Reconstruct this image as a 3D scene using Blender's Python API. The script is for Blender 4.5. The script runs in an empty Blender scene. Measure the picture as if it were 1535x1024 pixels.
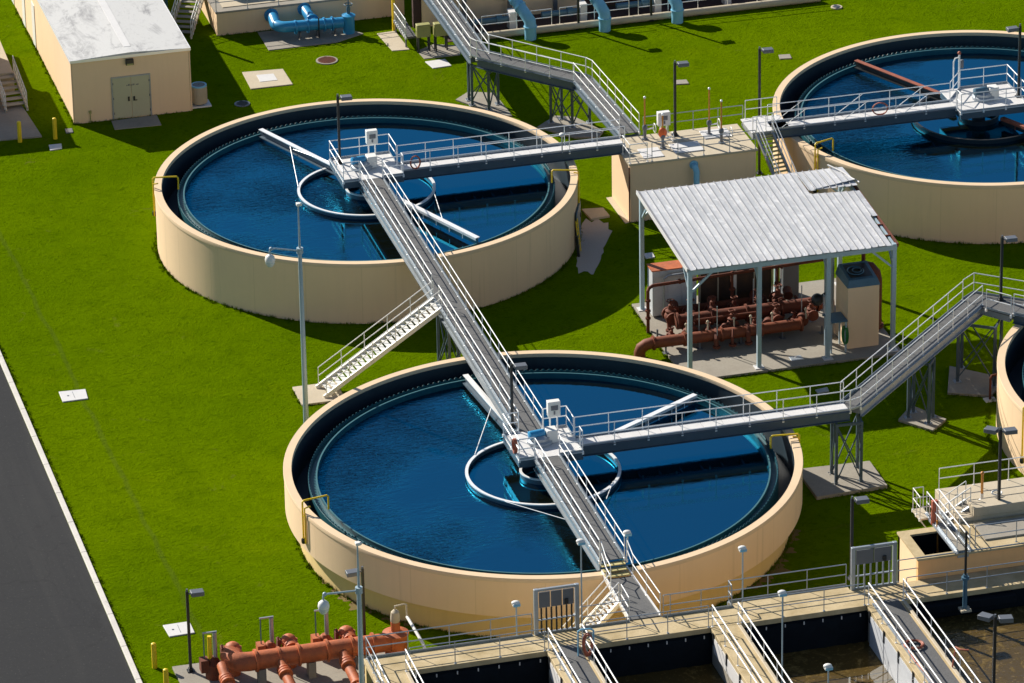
import bpy, bmesh, math, random
from mathutils import Vector, Matrix
R_ = math.radians
random.seed(7)
scn = bpy.context.scene
COL = scn.collection

# ---------------------------------------------------------------- camera
TH = R_(14.6)
UX = Vector((math.cos(TH), math.sin(TH), 0)); UY = Vector((-math.sin(TH), math.cos(TH), 0)); UZ = Vector((0, 0, 1))
def to_plan(w):            # survey frame -> plant grid (x along the cross bridges, y along the long bridge)
    return Vector((w.dot(UX), w.dot(UY), w.z))
F_PX, CAM_H, PITCH, ROLL = 7717.0, 135.2258, 0.4324981, -0.01854917
ORI = Vector((1.66845, 267.5858, 0))
fw = Vector((0, math.cos(PITCH), -math.sin(PITCH))); rt = Vector((1, 0, 0)); up = rt.cross(fw)
r2 = math.cos(ROLL) * rt + math.sin(ROLL) * up
u2 = -math.sin(ROLL) * rt + math.cos(ROLL) * up
CAM = to_plan(Vector((0, 0, CAM_H)) - ORI)
FW, RT, UP = to_plan(fw), to_plan(r2), to_plan(u2)
def at(x, y, z=0.0):       # survey reading of the photograph: plan point at a known height
    d = FW + RT * ((x - 767.5) / F_PX) + UP * (-(y - 512) / F_PX)
    t = (z - CAM.z) / d.z
    return CAM + d * t
cam_d = bpy.data.cameras.new('camera'); cam = bpy.data.objects.new('camera', cam_d); COL.objects.link(cam)
cam_d.sensor_width = 36; cam_d.lens = F_PX / 1535 * 36; cam_d.clip_start = 1; cam_d.clip_end = 5000
cam.matrix_world = Matrix(((RT.x, UP.x, -FW.x, CAM.x), (RT.y, UP.y, -FW.y, CAM.y), (RT.z, UP.z, -FW.z, CAM.z), (0, 0, 0, 1)))
scn.camera = cam

# ---------------------------------------------------------------- light
SUN = Vector((-0.851, 1.353, 1.0)).normalized()
sd = bpy.data.lights.new('sun', 'SUN'); so = bpy.data.objects.new('sun', sd); COL.objects.link(so)
sd.energy = 5.0; sd.angle = R_(0.5); sd.color = (1.0, 0.93, 0.82)
so.rotation_euler = SUN.to_track_quat('Z', 'Y').to_euler(); so.location = (0, 0, 60)
wd = bpy.data.worlds.new('World'); scn.world = wd; wd.use_nodes = True
nt = wd.node_tree; bg = nt.nodes['Background']; sky = nt.nodes.new('ShaderNodeTexSky')
sky.sky_type = 'NISHITA'; sky.sun_disc = False
sky.sun_elevation = math.asin(SUN.z); sky.sun_rotation = math.atan2(SUN.x, SUN.y)
sky.air_density = 1.0; sky.dust_density = 0.3; sky.ozone_density = 1.5
nt.links.new(sky.outputs[0], bg.inputs[0]); bg.inputs[1].default_value = 0.062
scn.view_settings.view_transform = 'Standard'; scn.view_settings.look = 'None'
scn.view_settings.gamma = 1.0; scn.view_settings.exposure = 0.7

# ---------------------------------------------------------------- materials
def nodes(name):
    m = bpy.data.materials.new(name); m.use_nodes = True
    return m, m.node_tree.nodes, m.node_tree.links, m.node_tree.nodes['Principled BSDF']
def mixrgb(N, L, a, b, f, mode='MIX'):
    n = N.new('ShaderNodeMix'); n.data_type = 'RGBA'; n.blend_type = mode
    for i, v in ((6, a), (7, b)):
        if isinstance(v, tuple): n.inputs[i].default_value = (*v, 1)
        else: L.new(v, n.inputs[i])
    if isinstance(f, (int, float)): n.inputs[0].default_value = f
    else: L.new(f, n.inputs[0])
    return n.outputs[2]
def noise(N, L, scale, detail=4, stretch=(1, 1, 1), rough=.55, dist=0, off=(0, 0, 0)):
    g = N.new('ShaderNodeNewGeometry'); mp = N.new('ShaderNodeMapping'); L.new(g.outputs['Position'], mp.inputs[0])
    mp.inputs['Scale'].default_value = stretch; mp.inputs['Location'].default_value = off
    n = N.new('ShaderNodeTexNoise'); n.inputs['Scale'].default_value = scale; n.inputs['Detail'].default_value = detail
    n.inputs['Roughness'].default_value = rough; n.inputs['Distortion'].default_value = dist
    L.new(mp.outputs[0], n.inputs['Vector']); return n.outputs[0]
def ramp(N, L, x, a, b):
    n = N.new('ShaderNodeMapRange'); n.inputs[1].default_value = a; n.inputs[2].default_value = b; n.clamp = True
    L.new(x, n.inputs[0]); return n.outputs[0]
def bump(N, L, B, h, strength=.3, dist=.05):
    b = N.new('ShaderNodeBump'); b.inputs['Strength'].default_value = strength; b.inputs['Distance'].default_value = dist
    L.new(h, b.inputs['Height']); L.new(b.outputs[0], B.inputs['Normal'])
def mk(name, col, rough=.7, metal=0, dirt=None, amt=.5, scale=1.2, streak=0, streakcol=None, bmp=0, bscale=12, spec=.5, fine=.12):
    m, N, L, B = nodes(name)
    c2 = dirt or tuple(c * .62 for c in col)
    n = noise(N, L, scale, 6, rough=.65)
    c = mixrgb(N, L, col, c2, ramp(N, L, n, .48, .78) if amt >= 1 else mathmul(N, L, ramp(N, L, n, .42, .75), amt))
    n2 = noise(N, L, scale * 9, 3)
    c = mixrgb(N, L, c, tuple(v * (1 - 2.2 * fine) for v in col), mathmul(N, L, ramp(N, L, n2, .45, .75), fine * 4))
    if streak:
        n3 = noise(N, L, 1.0, 5, (2.2, 2.2, .13), .6)
        c = mixrgb(N, L, c, streakcol or tuple(v * .7 for v in col), mathmul(N, L, ramp(N, L, n3, .5, .75), streak))
    L.new(c, B.inputs['Base Color']); B.inputs['Roughness'].default_value = rough; B.inputs['Metallic'].default_value = metal
    B.inputs['Specular IOR Level'].default_value = spec
    if bmp: bump(N, L, B, noise(N, L, bscale, 4), bmp, .03)
    return m
def mathmul(N, L, x, k):
    n = N.new('ShaderNodeMath'); n.operation = 'MULTIPLY'; L.new(x, n.inputs[0]); n.inputs[1].default_value = k; return n.outputs[0]
MT = {}
MT['tan'] = mk('tan_paint', (.80, .585, .375), .75, amt=.12, scale=.25, streak=.14, bmp=.08, bscale=6, spec=.25, fine=.04)
def tank_paint():
    m = MT['tan'].copy(); m.name = 'tank_paint'; N, L = m.node_tree.nodes, m.node_tree.links; B = N['Principled BSDF']
    src = B.inputs['Base Color'].links[0].from_socket
    tc = N.new('ShaderNodeTexCoord'); sp = N.new('ShaderNodeSeparateXYZ'); L.new(tc.outputs['Object'], sp.inputs[0])
    at2 = N.new('ShaderNodeMath'); at2.operation = 'ARCTAN2'; L.new(sp.outputs[1], at2.inputs[0]); L.new(sp.outputs[0], at2.inputs[1])
    k = mathmul(N, L, at2.outputs[0], 24 / (2 * math.pi)); fr = N.new('ShaderNodeMath'); fr.operation = 'FRACT'; L.new(k, fr.inputs[0])
    j = N.new('ShaderNodeMath'); j.operation = 'LESS_THAN'; j.inputs[1].default_value = .016; L.new(fr.outputs[0], j.inputs[0])
    c = mixrgb(N, L, src, (.50, .36, .20), mathmul(N, L, j.outputs[0], .28))
    cell = N.new('ShaderNodeMath'); cell.operation = 'FLOOR'; L.new(k, cell.inputs[0])
    wn = N.new('ShaderNodeTexWhiteNoise'); wn.noise_dimensions = '1D'; L.new(cell.outputs[0], wn.inputs['W'])
    c = mixrgb(N, L, c, (.70, .50, .29), mathmul(N, L, wn.outputs[0], .22))
    run = noise(N, L, 1.0, 4, (1.5, 1.5, .06), .6, 0, (9, 4, 0)); c = mixrgb(N, L, c, (.47, .35, .21), mathmul(N, L, ramp(N, L, run, .60, .72), .35))
    L.new(c, B.inputs['Base Color']); return m
MT['tanktan'] = tank_paint()
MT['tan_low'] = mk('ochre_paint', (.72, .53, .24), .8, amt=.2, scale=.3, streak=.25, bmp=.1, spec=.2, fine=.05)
MT['rim'] = mk('rim_paint', (.68, .51, .33), .7, amt=.22, scale=.6, bmp=.08, spec=.25, fine=.06)
MT['navy'] = mk('dark_blue_lining', (.016, .034, .050), .5, amt=.5, scale=.5, streak=.5, streakcol=(.010, .018, .028), fine=.1)
MT['teal'] = mk('teal_fibreglass', (.007, .075, .10), .45, amt=.5, scale=1.2, dirt=(.03, .13, .15))
MT['lip'] = mk('launder_lip', (.05, .15, .17), .4, amt=.4, scale=1)
MT['liner'] = mk('black_basin_liner', (.003, .006, .010), .85, amt=.5, scale=1.5, dirt=(.007, .014, .022), bmp=.5, bscale=1.6, spec=.15)
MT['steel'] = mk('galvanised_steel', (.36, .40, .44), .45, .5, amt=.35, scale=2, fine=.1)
MT['girder'] = mk('shaded_girder', (.075, .11, .145), .5, .3, amt=.35, scale=2, fine=.1)  # galvanised steel darkened and blued to hold the shade on the beams
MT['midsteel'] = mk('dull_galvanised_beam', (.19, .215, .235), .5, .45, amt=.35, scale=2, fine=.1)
MT['rail'] = mk('aluminium_rail', (.86, .86, .85), .35, .25, amt=.15, scale=2, fine=.05)
MT['white'] = mk('white_paint', (.72, .71, .67), .5, amt=.15, scale=1.5, fine=.05)
MT['grating'] = mk('grey_grating', (.115, .115, .115), .7, .2, amt=.4, scale=1.2, fine=.2)
MT['plate'] = mk('pale_deck_plate', (.60, .59, .58), .6, .0, amt=.25, scale=1.0, fine=.08)
MT['concrete'] = mk('concrete', (.30, .275, .23), .9, amt=.5, scale=.7, dirt=(.21, .18, .15), bmp=.25, fine=.12, spec=.2)
MT['deckcon'] = mk('deck_concrete', (.50, .40, .24), .9, amt=.8, scale=.8, dirt=(.27, .20, .09), bmp=.2, fine=.12, spec=.2)
MT['palecon'] = mk('pale_concrete', (.50, .43, .32), .9, amt=.4, scale=.7, dirt=(.36, .30, .2), bmp=.2, fine=.1, spec=.2)
MT['black'] = mk('black_metal', (.022, .024, .026), .4, .2, amt=.2, fine=.05)
MT['dkgrey'] = mk('dark_grey_metal', (.14, .15, .17), .45, .3, amt=.2, fine=.05)
MT['rust'] = mk('rusty_iron', (.15, .032, .010), .8, amt=.9, scale=2.2, dirt=(.055, .018, .010), bmp=.4, bscale=14, fine=.2)
MT['redpipe'] = mk('red_oxide_pipe', (.50, .125, .034), .62, amt=.8, scale=1.4, dirt=(.14, .04, .02), bmp=.3, bscale=10, fine=.15, streak=.35, streakcol=(.2, .06, .03))
MT['rustpipe'] = mk('rusted_header', (.20, .044, .010), .7, amt=.8, scale=1.6, dirt=(.10, .026, .012), bmp=.3, bscale=10, fine=.2)
MT['blue'] = mk('blue_pipe_paint', (.03, .27, .52), .35, amt=.4, scale=1.5, fine=.08)
MT['paleblue'] = mk('pale_blue_pipe', (.20, .48, .66), .45, amt=.35, scale=1.2, fine=.08)
MT['yellow'] = mk('yellow_paint', (.80, .55, .008), .5, amt=.4, scale=3, fine=.1)
MT['orange'] = mk('orange_paint', (.80, .13, .02), .5, amt=.2)
MT['asphalt'] = mk('asphalt', (.026, .027, .029), .95, amt=.8, scale=.3, dirt=(.024, .025, .028), bmp=.3, bscale=30, fine=.1, spec=.2)
def worn_asphalt():
    m = MT['asphalt']; N, L = m.node_tree.nodes, m.node_tree.links; B = N['Principled BSDF']; src = B.inputs['Base Color'].links[0].from_socket
    c = mixrgb(N, L, src, (.040, .040, .040), mathmul(N, L, ramp(N, L, noise(N, L, .5, 4, (1, .05, 1), .6), .5, .7), .6))
    v = N.new('ShaderNodeTexVoronoi'); v.feature = 'DISTANCE_TO_EDGE'; v.inputs['Scale'].default_value = .16
    g = N.new('ShaderNodeNewGeometry'); nz = N.new('ShaderNodeTexNoise'); nz.inputs['Scale'].default_value = .8; nz.inputs['Detail'].default_value = 5; L.new(g.outputs['Position'], nz.inputs['Vector'])
    va = N.new('ShaderNodeVectorMath'); va.operation = 'MULTIPLY_ADD'; L.new(nz.outputs['Color'], va.inputs[0]); va.inputs[1].default_value = (1.6, 1.6, 0); L.new(g.outputs['Position'], va.inputs[2]); L.new(va.outputs[0], v.inputs['Vector'])
    k = N.new('ShaderNodeMath'); k.operation = 'LESS_THAN'; k.inputs[1].default_value = .006; L.new(v.outputs['Distance'], k.inputs[0])
    c = mixrgb(N, L, c, (.012, .012, .013), mathmul(N, L, k.outputs[0], .2))
    c = mixrgb(N, L, c, (.075, .072, .068), mathmul(N, L, ramp(N, L, noise(N, L, 7, 2), .62, .75), .5))
    L.new(c, B.inputs['Base Color'])
worn_asphalt()
MT['kerb'] = mk('kerb_concrete', (.62, .59, .54), .9, amt=.4, scale=1, bmp=.2, spec=.2)
MT['olive'] = mk('olive_cabinet', (.33, .32, .12), .5, amt=.3)
MT['cabinet'] = mk('white_cabinet', (.55, .57, .60), .45, amt=.3, scale=1.2, streak=.25)
MT['bluegrey'] = mk('blue_grey_cabinet', (.06, .14, .20), .5, amt=.4)
MT['brownpanel'] = mk('dark_brown_panel', (.05, .03, .02), .6, amt=.7, dirt=(.12, .055, .02), scale=1.1, streak=.5)
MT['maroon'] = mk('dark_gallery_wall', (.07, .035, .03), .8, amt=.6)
MT['orange_wall'] = mk('orange_tan_paint', (.92, .50, .22), .75, amt=.15, scale=.4, streak=.2, spec=.2, fine=.04)
MT['door'] = mk('grey_green_door', (.44, .43, .29), .55, amt=.15, scale=.8, fine=.04)
MT['hose'] = mk('red_hose', (.36, .09, .045), .6, amt=.5)
MT['ghose'] = mk('green_hose', (.01, .16, .03), .5, amt=.3)
MT['sand'] = mk('pale_sand', (.42, .38, .34), .95, amt=.7, scale=1.6, dirt=(.42, .36, .30), bmp=.5, bscale=5)
MT['mud'] = mk('bare_soil', (.17, .11, .03), .95, amt=.8, scale=1.4, dirt=(.09, .09, .012), bmp=.5, bscale=4)
MT['scumarm'] = mk('rusted_skimmer', (.30, .075, .035), .75, amt=.8, scale=1.5, dirt=(.1, .04, .025), fine=.2)
MT['stem'] = mk('amber_stem', (.55, .22, .03), .4, amt=.4)
MT['glass'] = mk('frosted_dome', (.55, .62, .66), .12, amt=.1)
MT['post'] = mk('blue_grey_post', (.34, .44, .50), .5, .1, amt=.25, scale=2)
MT['tread'] = mk('worn_tread', (.50, .42, .18), .7, amt=.4, scale=2)

def roof_membrane():
    m, N, L, B = nodes('white_roof_membrane')
    a = noise(N, L, .55, 8, (1, .45, 1), .7, .6); b = noise(N, L, 2.2, 6, (1, .5, 1), .7, 1.2)
    c = mixrgb(N, L, (.50, .50, .49), (.17, .17, .18), ramp(N, L, a, .52, .70))
    c = mixrgb(N, L, c, (.33, .33, .33), mathmul(N, L, ramp(N, L, b, .55, .72), .6))
    v = N.new('ShaderNodeTexVoronoi'); v.feature = 'DISTANCE_TO_EDGE'; v.inputs['Scale'].default_value = .45
    g = N.new('ShaderNodeNewGeometry'); L.new(g.outputs['Position'], v.inputs['Vector'])
    cr = N.new('ShaderNodeMath'); cr.operation = 'LESS_THAN'; cr.inputs[1].default_value = .012; L.new(v.outputs['Distance'], cr.inputs[0])
    c = mixrgb(N, L, c, (.5, .5, .5), mathmul(N, L, cr.outputs[0], .55))
    L.new(c, B.inputs['Base Color']); B.inputs['Roughness'].default_value = .8
    bump(N, L, B, b, .25, .05); return m
MT['membrane'] = roof_membrane()
def corrugated():
    m, N, L, B = nodes('white_roof_sheet')
    a = noise(N, L, .9, 7, (1, .35, 1), .7, .4); b = noise(N, L, 1.5, 4, (1.5, .9, 1), .6, .8)
    c = mixrgb(N, L, (.62, .62, .63), (.42, .43, .45), ramp(N, L, a, .46, .72))
    c = mixrgb(N, L, c, (.74, .74, .75), ramp(N, L, b, .52, .64))
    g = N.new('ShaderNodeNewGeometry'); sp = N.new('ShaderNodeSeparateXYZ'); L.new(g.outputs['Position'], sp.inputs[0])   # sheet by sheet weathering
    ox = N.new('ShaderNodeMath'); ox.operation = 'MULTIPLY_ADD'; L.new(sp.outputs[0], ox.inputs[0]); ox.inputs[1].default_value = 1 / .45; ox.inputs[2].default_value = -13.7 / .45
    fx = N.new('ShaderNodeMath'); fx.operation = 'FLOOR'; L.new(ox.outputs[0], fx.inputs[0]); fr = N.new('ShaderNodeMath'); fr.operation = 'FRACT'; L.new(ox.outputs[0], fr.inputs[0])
    w1 = N.new('ShaderNodeTexWhiteNoise'); w1.noise_dimensions = '1D'; L.new(fx.outputs[0], w1.inputs['W'])
    oy = N.new('ShaderNodeMath'); oy.operation = 'MULTIPLY_ADD'; L.new(sp.outputs[1], oy.inputs[0]); oy.inputs[1].default_value = .62; k = mathmul(N, L, w1.outputs[0], .5); L.new(k, oy.inputs[2])
    fy = N.new('ShaderNodeMath'); fy.operation = 'FLOOR'; L.new(oy.outputs[0], fy.inputs[0]); cb = N.new('ShaderNodeCombineXYZ'); L.new(fx.outputs[0], cb.inputs[0]); L.new(fy.outputs[0], cb.inputs[1])
    w2 = N.new('ShaderNodeTexWhiteNoise'); w2.noise_dimensions = '3D'; L.new(cb.outputs[0], w2.inputs['Vector'])
    c = mixrgb(N, L, c, (.46, .47, .49), mathmul(N, L, w2.outputs[0], .6))
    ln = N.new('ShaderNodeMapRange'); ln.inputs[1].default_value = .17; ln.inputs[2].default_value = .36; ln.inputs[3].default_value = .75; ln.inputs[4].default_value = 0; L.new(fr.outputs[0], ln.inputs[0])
    c = mixrgb(N, L, c, (.22, .225, .24), ln.outputs[0])  # joint dirt and rib shade painted in, fading to one side of each rib
    L.new(c, B.inputs['Base Color']); B.inputs['Roughness'].default_value = .45; B.inputs['Metallic'].default_value = .15
    bump(N, L, B, b, .3, .04); return m
MT['sheet'] = corrugated()
def grass():
    m, N, L, B = nodes('mown_grass')
    a = noise(N, L, .035, 4, rough=.6); b = noise(N, L, .45, 5, rough=.7); cfine = noise(N, L, 2.6, 5, (1, 1.7, 1), .75, 1.6)
    tuft = noise(N, L, 1.7, 6, (.8, 1.15, 1), .68, 2.0)
    c = mixrgb(N, L, (.080, .144, .0004), (.112, .178, .0005), ramp(N, L, a, .35, .65))
    c = mixrgb(N, L, c, (.064, .114, .0003), mathmul(N, L, ramp(N, L, b, .45, .75), .7))
    c = mixrgb(N, L, c, (.125, .172, .001), mathmul(N, L, ramp(N, L, noise(N, L, .16, 6, rough=.7, off=(31, 7, 0)), .56, .78), .55))
    c = mixrgb(N, L, c, (.026, .058, .0002), mathmul(N, L, ramp(N, L, tuft, .53, .70), .65))
    c = mixrgb(N, L, c, (.140, .200, .001), mathmul(N, L, ramp(N, L, cfine, .56, .8), .5))
    c = mixrgb(N, L, c, (.15, .15, .03), mathmul(N, L, ramp(N, L, noise(N, L, .3, 7, rough=.75, dist=1.2, off=(17, 41, 0)), .62, .74), .55))
    c = mixrgb(N, L, c, (.040, .085, .0008), mathmul(N, L, ramp(N, L, noise(N, L, .75, 5, rough=.7, off=(3, 21, 0)), .60, .72), .6))
    g = N.new('ShaderNodeNewGeometry'); sp = N.new('ShaderNodeSeparateXYZ'); L.new(g.outputs['Position'], sp.inputs[0])   # old cable trench across the lawn
    w = N.new('ShaderNodeMath'); w.operation = 'MULTIPLY_ADD'; L.new(sp.outputs[1], w.inputs[0]); w.inputs[1].default_value = .0175; L.new(sp.outputs[0], w.inputs[2])
    w2 = N.new('ShaderNodeMath'); w2.operation = 'MULTIPLY_ADD'; L.new(noise(N, L, .25, 3), w2.inputs[0]); w2.inputs[1].default_value = .8; L.new(w.outputs[0], w2.inputs[2])
    df = N.new('ShaderNodeMath'); df.operation = 'ABSOLUTE'; ad = N.new('ShaderNodeMath'); ad.operation = 'ADD'; L.new(w2.outputs[0], ad.inputs[0]); ad.inputs[1].default_value = 21.75; L.new(ad.outputs[0], df.inputs[0])
    ln = N.new('ShaderNodeMapRange'); ln.inputs[1].default_value = .08; ln.inputs[2].default_value = .22; ln.inputs[3].default_value = .22; ln.inputs[4].default_value = 0; L.new(df.outputs[0], ln.inputs[0])
    c = mixrgb(N, L, c, (.075, .095, .022), ln.outputs[0])
    L.new(c, B.inputs['Base Color']); B.inputs['Roughness'].default_value = .95; B.inputs['Specular IOR Level'].default_value = 0
    add = N.new('ShaderNodeMath'); L.new(tuft, add.inputs[0]); L.new(cfine, add.inputs[1])
    bump(N, L, B, add.outputs[0], .8, .2); return m
MT['grass'] = grass()
def water(name, deep, tint, refl, wave, wscale, stretch, rough=.04, scum=None):
    m, N, L, B = nodes(name)
    B.inputs['Base Color'].default_value = (*deep, 1); B.inputs['Roughness'].default_value = .6; B.inputs['Specular IOR Level'].default_value = 0
    gl = N.new('ShaderNodeBsdfGlossy'); gl.inputs['Color'].default_value = (*tint, 1); gl.inputs['Roughness'].default_value = rough
    fr = N.new('ShaderNodeFresnel'); fr.inputs['IOR'].default_value = refl
    mx = N.new('ShaderNodeMixShader'); out = N['Material Output']
    h1 = noise(N, L, wscale, 3, stretch, .5, 1.0); h2 = noise(N, L, wscale * 2.7, 2, stretch, .5, .6, (5, 3, 0))
    big = noise(N, L, .11, 2, off=(3, 1, 0))
    k = N.new('ShaderNodeMath'); k.operation = 'MULTIPLY_ADD'; L.new(h2, k.inputs[0]); k.inputs[1].default_value = .45; L.new(h1, k.inputs[2])
    b = N.new('ShaderNodeBump'); b.inputs['Distance'].default_value = .22; L.new(k.outputs[0], b.inputs['Height'])
    tc = N.new('ShaderNodeTexCoord'); sx = N.new('ShaderNodeSeparateXYZ'); L.new(tc.outputs['Object'], sx.inputs[0])
    ga = N.new('ShaderNodeMath'); ga.operation = 'MULTIPLY_ADD'; L.new(sx.outputs[0], ga.inputs[0]); ga.inputs[1].default_value = -.028; L.new(big, ga.inputs[2])   # the wind ruffles the west side most
    st = N.new('ShaderNodeMapRange'); st.inputs[1].default_value = .54; st.inputs[2].default_value = .86
    st.inputs[3].default_value = wave * .022; st.inputs[4].default_value = wave; L.new(ga.outputs[0], st.inputs[0]); L.new(st.outputs[0], b.inputs['Strength'])
    for x in (gl, fr): L.new(b.outputs[0], x.inputs['Normal'])
    if scum:
        s1 = noise(N, L, .55, 8, rough=.75, dist=1.5); s2 = noise(N, L, 5, 3)
        c = mixrgb(N, L, deep, scum, ramp(N, L, s1, .53, .66)); c = mixrgb(N, L, c, tuple(v * 2.2 for v in scum), mathmul(N, L, ramp(N, L, s2, .6, .68), .25))
        L.new(c, B.inputs['Base Color'])
        sub = N.new('ShaderNodeMath'); sub.operation = 'MULTIPLY'; L.new(fr.outputs[0], sub.inputs[0])
        inv = N.new('ShaderNodeMapRange'); inv.inputs[1].default_value = .5; inv.inputs[2].default_value = .68; inv.inputs[3].default_value = 1; inv.inputs[4].default_value = .15; L.new(s1, inv.inputs[0])
        L.new(inv.outputs[0], sub.inputs[1]); L.new(sub.outputs[0], mx.inputs[0])
    else: L.new(fr.outputs[0], mx.inputs[0])
    L.new(B.outputs[0], mx.inputs[1]); L.new(gl.outputs[0], mx.inputs[2]); L.new(mx.outputs[0], out.inputs[0])
    return m
MT['water'] = water('clear_tank_water', (.004, .005, .0015), (.035, .56, .95), 3.8, .7, 1.6, (.75, 2.2, 1), .012)
MT['sludge'] = water('brown_basin_water', (.075, .050, .016), (.8, .85, .9), 1.5, .25, 1.8, (1, 1.2, 1), scum=(.19, .13, .045))

# ---------------------------------------------------------------- mesh helpers
ORG = {}
class MB:
    def __init__(s): s.v = []; s.f = []; s.mi = []; s.cur = 0
    def add(s, vs, fs):
        o = len(s.v); s.v += [Vector(p) for p in vs]; s.f += [tuple(i + o for i in f) for f in fs]; s.mi += [s.cur] * len(fs); return s
    def box(s, x0, x1, y0, y1, z0, z1):
        return s.add([(x0, y0, z0), (x1, y0, z0), (x1, y1, z0), (x0, y1, z0), (x0, y0, z1), (x1, y0, z1), (x1, y1, z1), (x0, y1, z1)],
                     [(3, 2, 1, 0), (4, 5, 6, 7), (0, 1, 5, 4), (1, 2, 6, 5), (2, 3, 7, 6), (3, 0, 4, 7)])
    def bar(s, p, q, w, h, roll=0.0, upv=None):
        p, q = Vector(p), Vector(q); d = (q - p).normalized(); u = Vector(upv) if upv else (Vector((0, 0, 1)) if abs(d.z) < .98 else Vector((0, 1, 0)))
        a = d.cross(u).normalized(); b = a.cross(d)
        if roll: a, b = a * math.cos(roll) + b * math.sin(roll), b * math.cos(roll) - a * math.sin(roll)
        a, b = a * w / 2, b * h / 2
        vs = [p - a - b, p + a - b, p + a + b, p - a + b, q - a - b, q + a - b, q + a + b, q - a + b]
        return s.add(vs, [(0, 1, 2, 3), (7, 6, 5, 4), (4, 5, 1, 0), (5, 6, 2, 1), (6, 7, 3, 2), (7, 4, 0, 3)])
    def tube(s, pts, r, n=8, r1=None, closed=False, cap=True):
        pts = [Vector(p) for p in pts]; m = len(pts); rs = [r + ((r1 - r) * i / max(1, m - 1) if r1 is not None else 0) for i in range(m)]
        vs = []; ref = None
        for i, p in enumerate(pts):
            if closed: d = (pts[(i + 1) % m] - pts[i - 1]).normalized()
            elif i == 0: d = (pts[1] - p).normalized()
            elif i == m - 1: d = (p - pts[-2]).normalized()
            else: d = ((pts[i + 1] - p).normalized() + (p - pts[i - 1]).normalized()); d = d.normalized() if d.length > 1e-6 else (pts[i + 1] - p).normalized()
            if ref is None: ref = Vector((0, 0, 1)) if abs(d.z) < .9 else Vector((1, 0, 0))
            a = (ref - d * ref.dot(d)); a = a.normalized() if a.length > 1e-4 else d.orthogonal().normalized(); ref = a; b = d.cross(a)
            k = 1.0
            if 0 < i < m - 1 or closed:
                c = (pts[(i + 1) % m] - p).normalized().dot(d); k = 1 / max(.5, c)
            for j in range(n):
                t = 2 * math.pi * j / n; vs.append(p + (a * math.cos(t) + b * math.sin(t)) * rs[i] * (k if n < 3 else 1 + (k - 1) * .6))
        fs = []
        for i in range(m if closed else m - 1):
            for j in range(n):
                i2 = (i + 1) % m; fs.append((i * n + j, i * n + (j + 1) % n, i2 * n + (j + 1) % n, i2 * n + j))
        if not closed and cap: fs += [tuple(reversed(range(n))), tuple((m - 1) * n + j for j in range(n))]
        return s.add(vs, fs)
    def lathe(s, prof, c=(0, 0, 0), n=32, a0=0, a1=None, axis=None, loop=False):
        # prof: (r, z) ; spun about the vertical (or about `axis`) through c
        c = Vector(c); full = a1 is None; a1 = a0 + 2 * math.pi if full else a1; cnt = n if full else n + 1
        if axis is not None:
            q = Vector(axis).normalized().to_track_quat('Z', 'Y')
        vs = []
        for i in range(cnt):
            t = a0 + (a1 - a0) * i / n
            for r, z in prof:
                p = Vector((r * math.cos(t), r * math.sin(t), z)); vs.append(c + (q @ p if axis is not None else p))
        k = len(prof); fs = []
        for i in range(n):
            i2 = (i + 1) % cnt
            for j in range(k if loop else k - 1):
                j2 = (j + 1) % k; fs.append((i * k + j, i2 * k + j, i2 * k + j2, i * k + j2))
        if not loop and full:
            if prof[0][0] > 1e-5: fs.append(tuple(reversed([i * k for i in range(cnt)])))
            if prof[-1][0] > 1e-5: fs.append(tuple(i * k + k - 1 for i in range(cnt)))
        if loop and not full: fs += [tuple(range(k)), tuple(reversed([n * k + j for j in range(k)]))]
        return s.add(vs, fs)
    def prism(s, poly, z0, z1):
        n = len(poly); a = sum(poly[i][0] * poly[(i + 1) % n][1] - poly[(i + 1) % n][0] * poly[i][1] for i in range(n))
        if a < 0: poly = list(reversed(poly))
        vs = [(p[0], p[1], z0) for p in poly] + [(p[0], p[1], z1) for p in poly]
        return s.add(vs, [tuple(reversed(range(n))), tuple(range(n, 2 * n))] + [(i, (i + 1) % n, n + (i + 1) % n, n + i) for i in range(n)])
    def ball(s, c, r, n=12, m=8, sx=1, sy=1, sz=1):
        k = MB(); k.lathe([(max(1e-6, r * math.sin(math.pi * i / m)), -r * math.cos(math.pi * i / m)) for i in range(m + 1)], (0, 0, 0), n)
        return s.add([(c[0] + p.x * sx, c[1] + p.y * sy, c[2] + p.z * sz) for p in k.v], k.f)
    def turn(s, ang, piv=(0, 0, 0)):
        M = Matrix.Translation(piv) @ Matrix.Rotation(ang, 4, 'Z') @ Matrix.Translation(-Vector(piv)); s.v = [M @ p for p in s.v]; return s
    def build(s, name, mat, parent=None, smooth=True, bevel=0, local=False, loc=None, keep=False):
        if isinstance(mat, str): mat = (mat,)
        if parent is not None: o0 = ORG.get(parent.name, Vector((0, 0, 0)))
        elif loc is not None: o0 = Vector(loc)
        else:
            xs = [p.x for p in s.v]; ys = [p.y for p in s.v]; o0 = Vector(((min(xs) + max(xs)) / 2, (min(ys) + max(ys)) / 2, min(p.z for p in s.v)))
        if local: o0 = Vector((0, 0, 0))
        me = bpy.data.meshes.new(name); me.from_pydata([p - o0 for p in s.v], [], s.f); me.validate()
        if not keep:
            bm = bmesh.new(); bm.from_mesh(me); bmesh.ops.recalc_face_normals(bm, faces=bm.faces); bm.to_mesh(me); bm.free()
        for k in mat: me.materials.append(MT[k])
        if len(mat) > 1 and len(me.polygons) == len(s.mi): me.polygons.foreach_set('material_index', s.mi)
        if smooth:
            me.polygons.foreach_set('use_smooth', [True] * len(me.polygons)); me.set_sharp_from_angle(angle=R_(38))
        o = bpy.data.objects.new(name, me); COL.objects.link(o)
        if parent is not None: o.parent = parent
        elif not local: o.location = o0
        ORG[o.name] = o0
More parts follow.
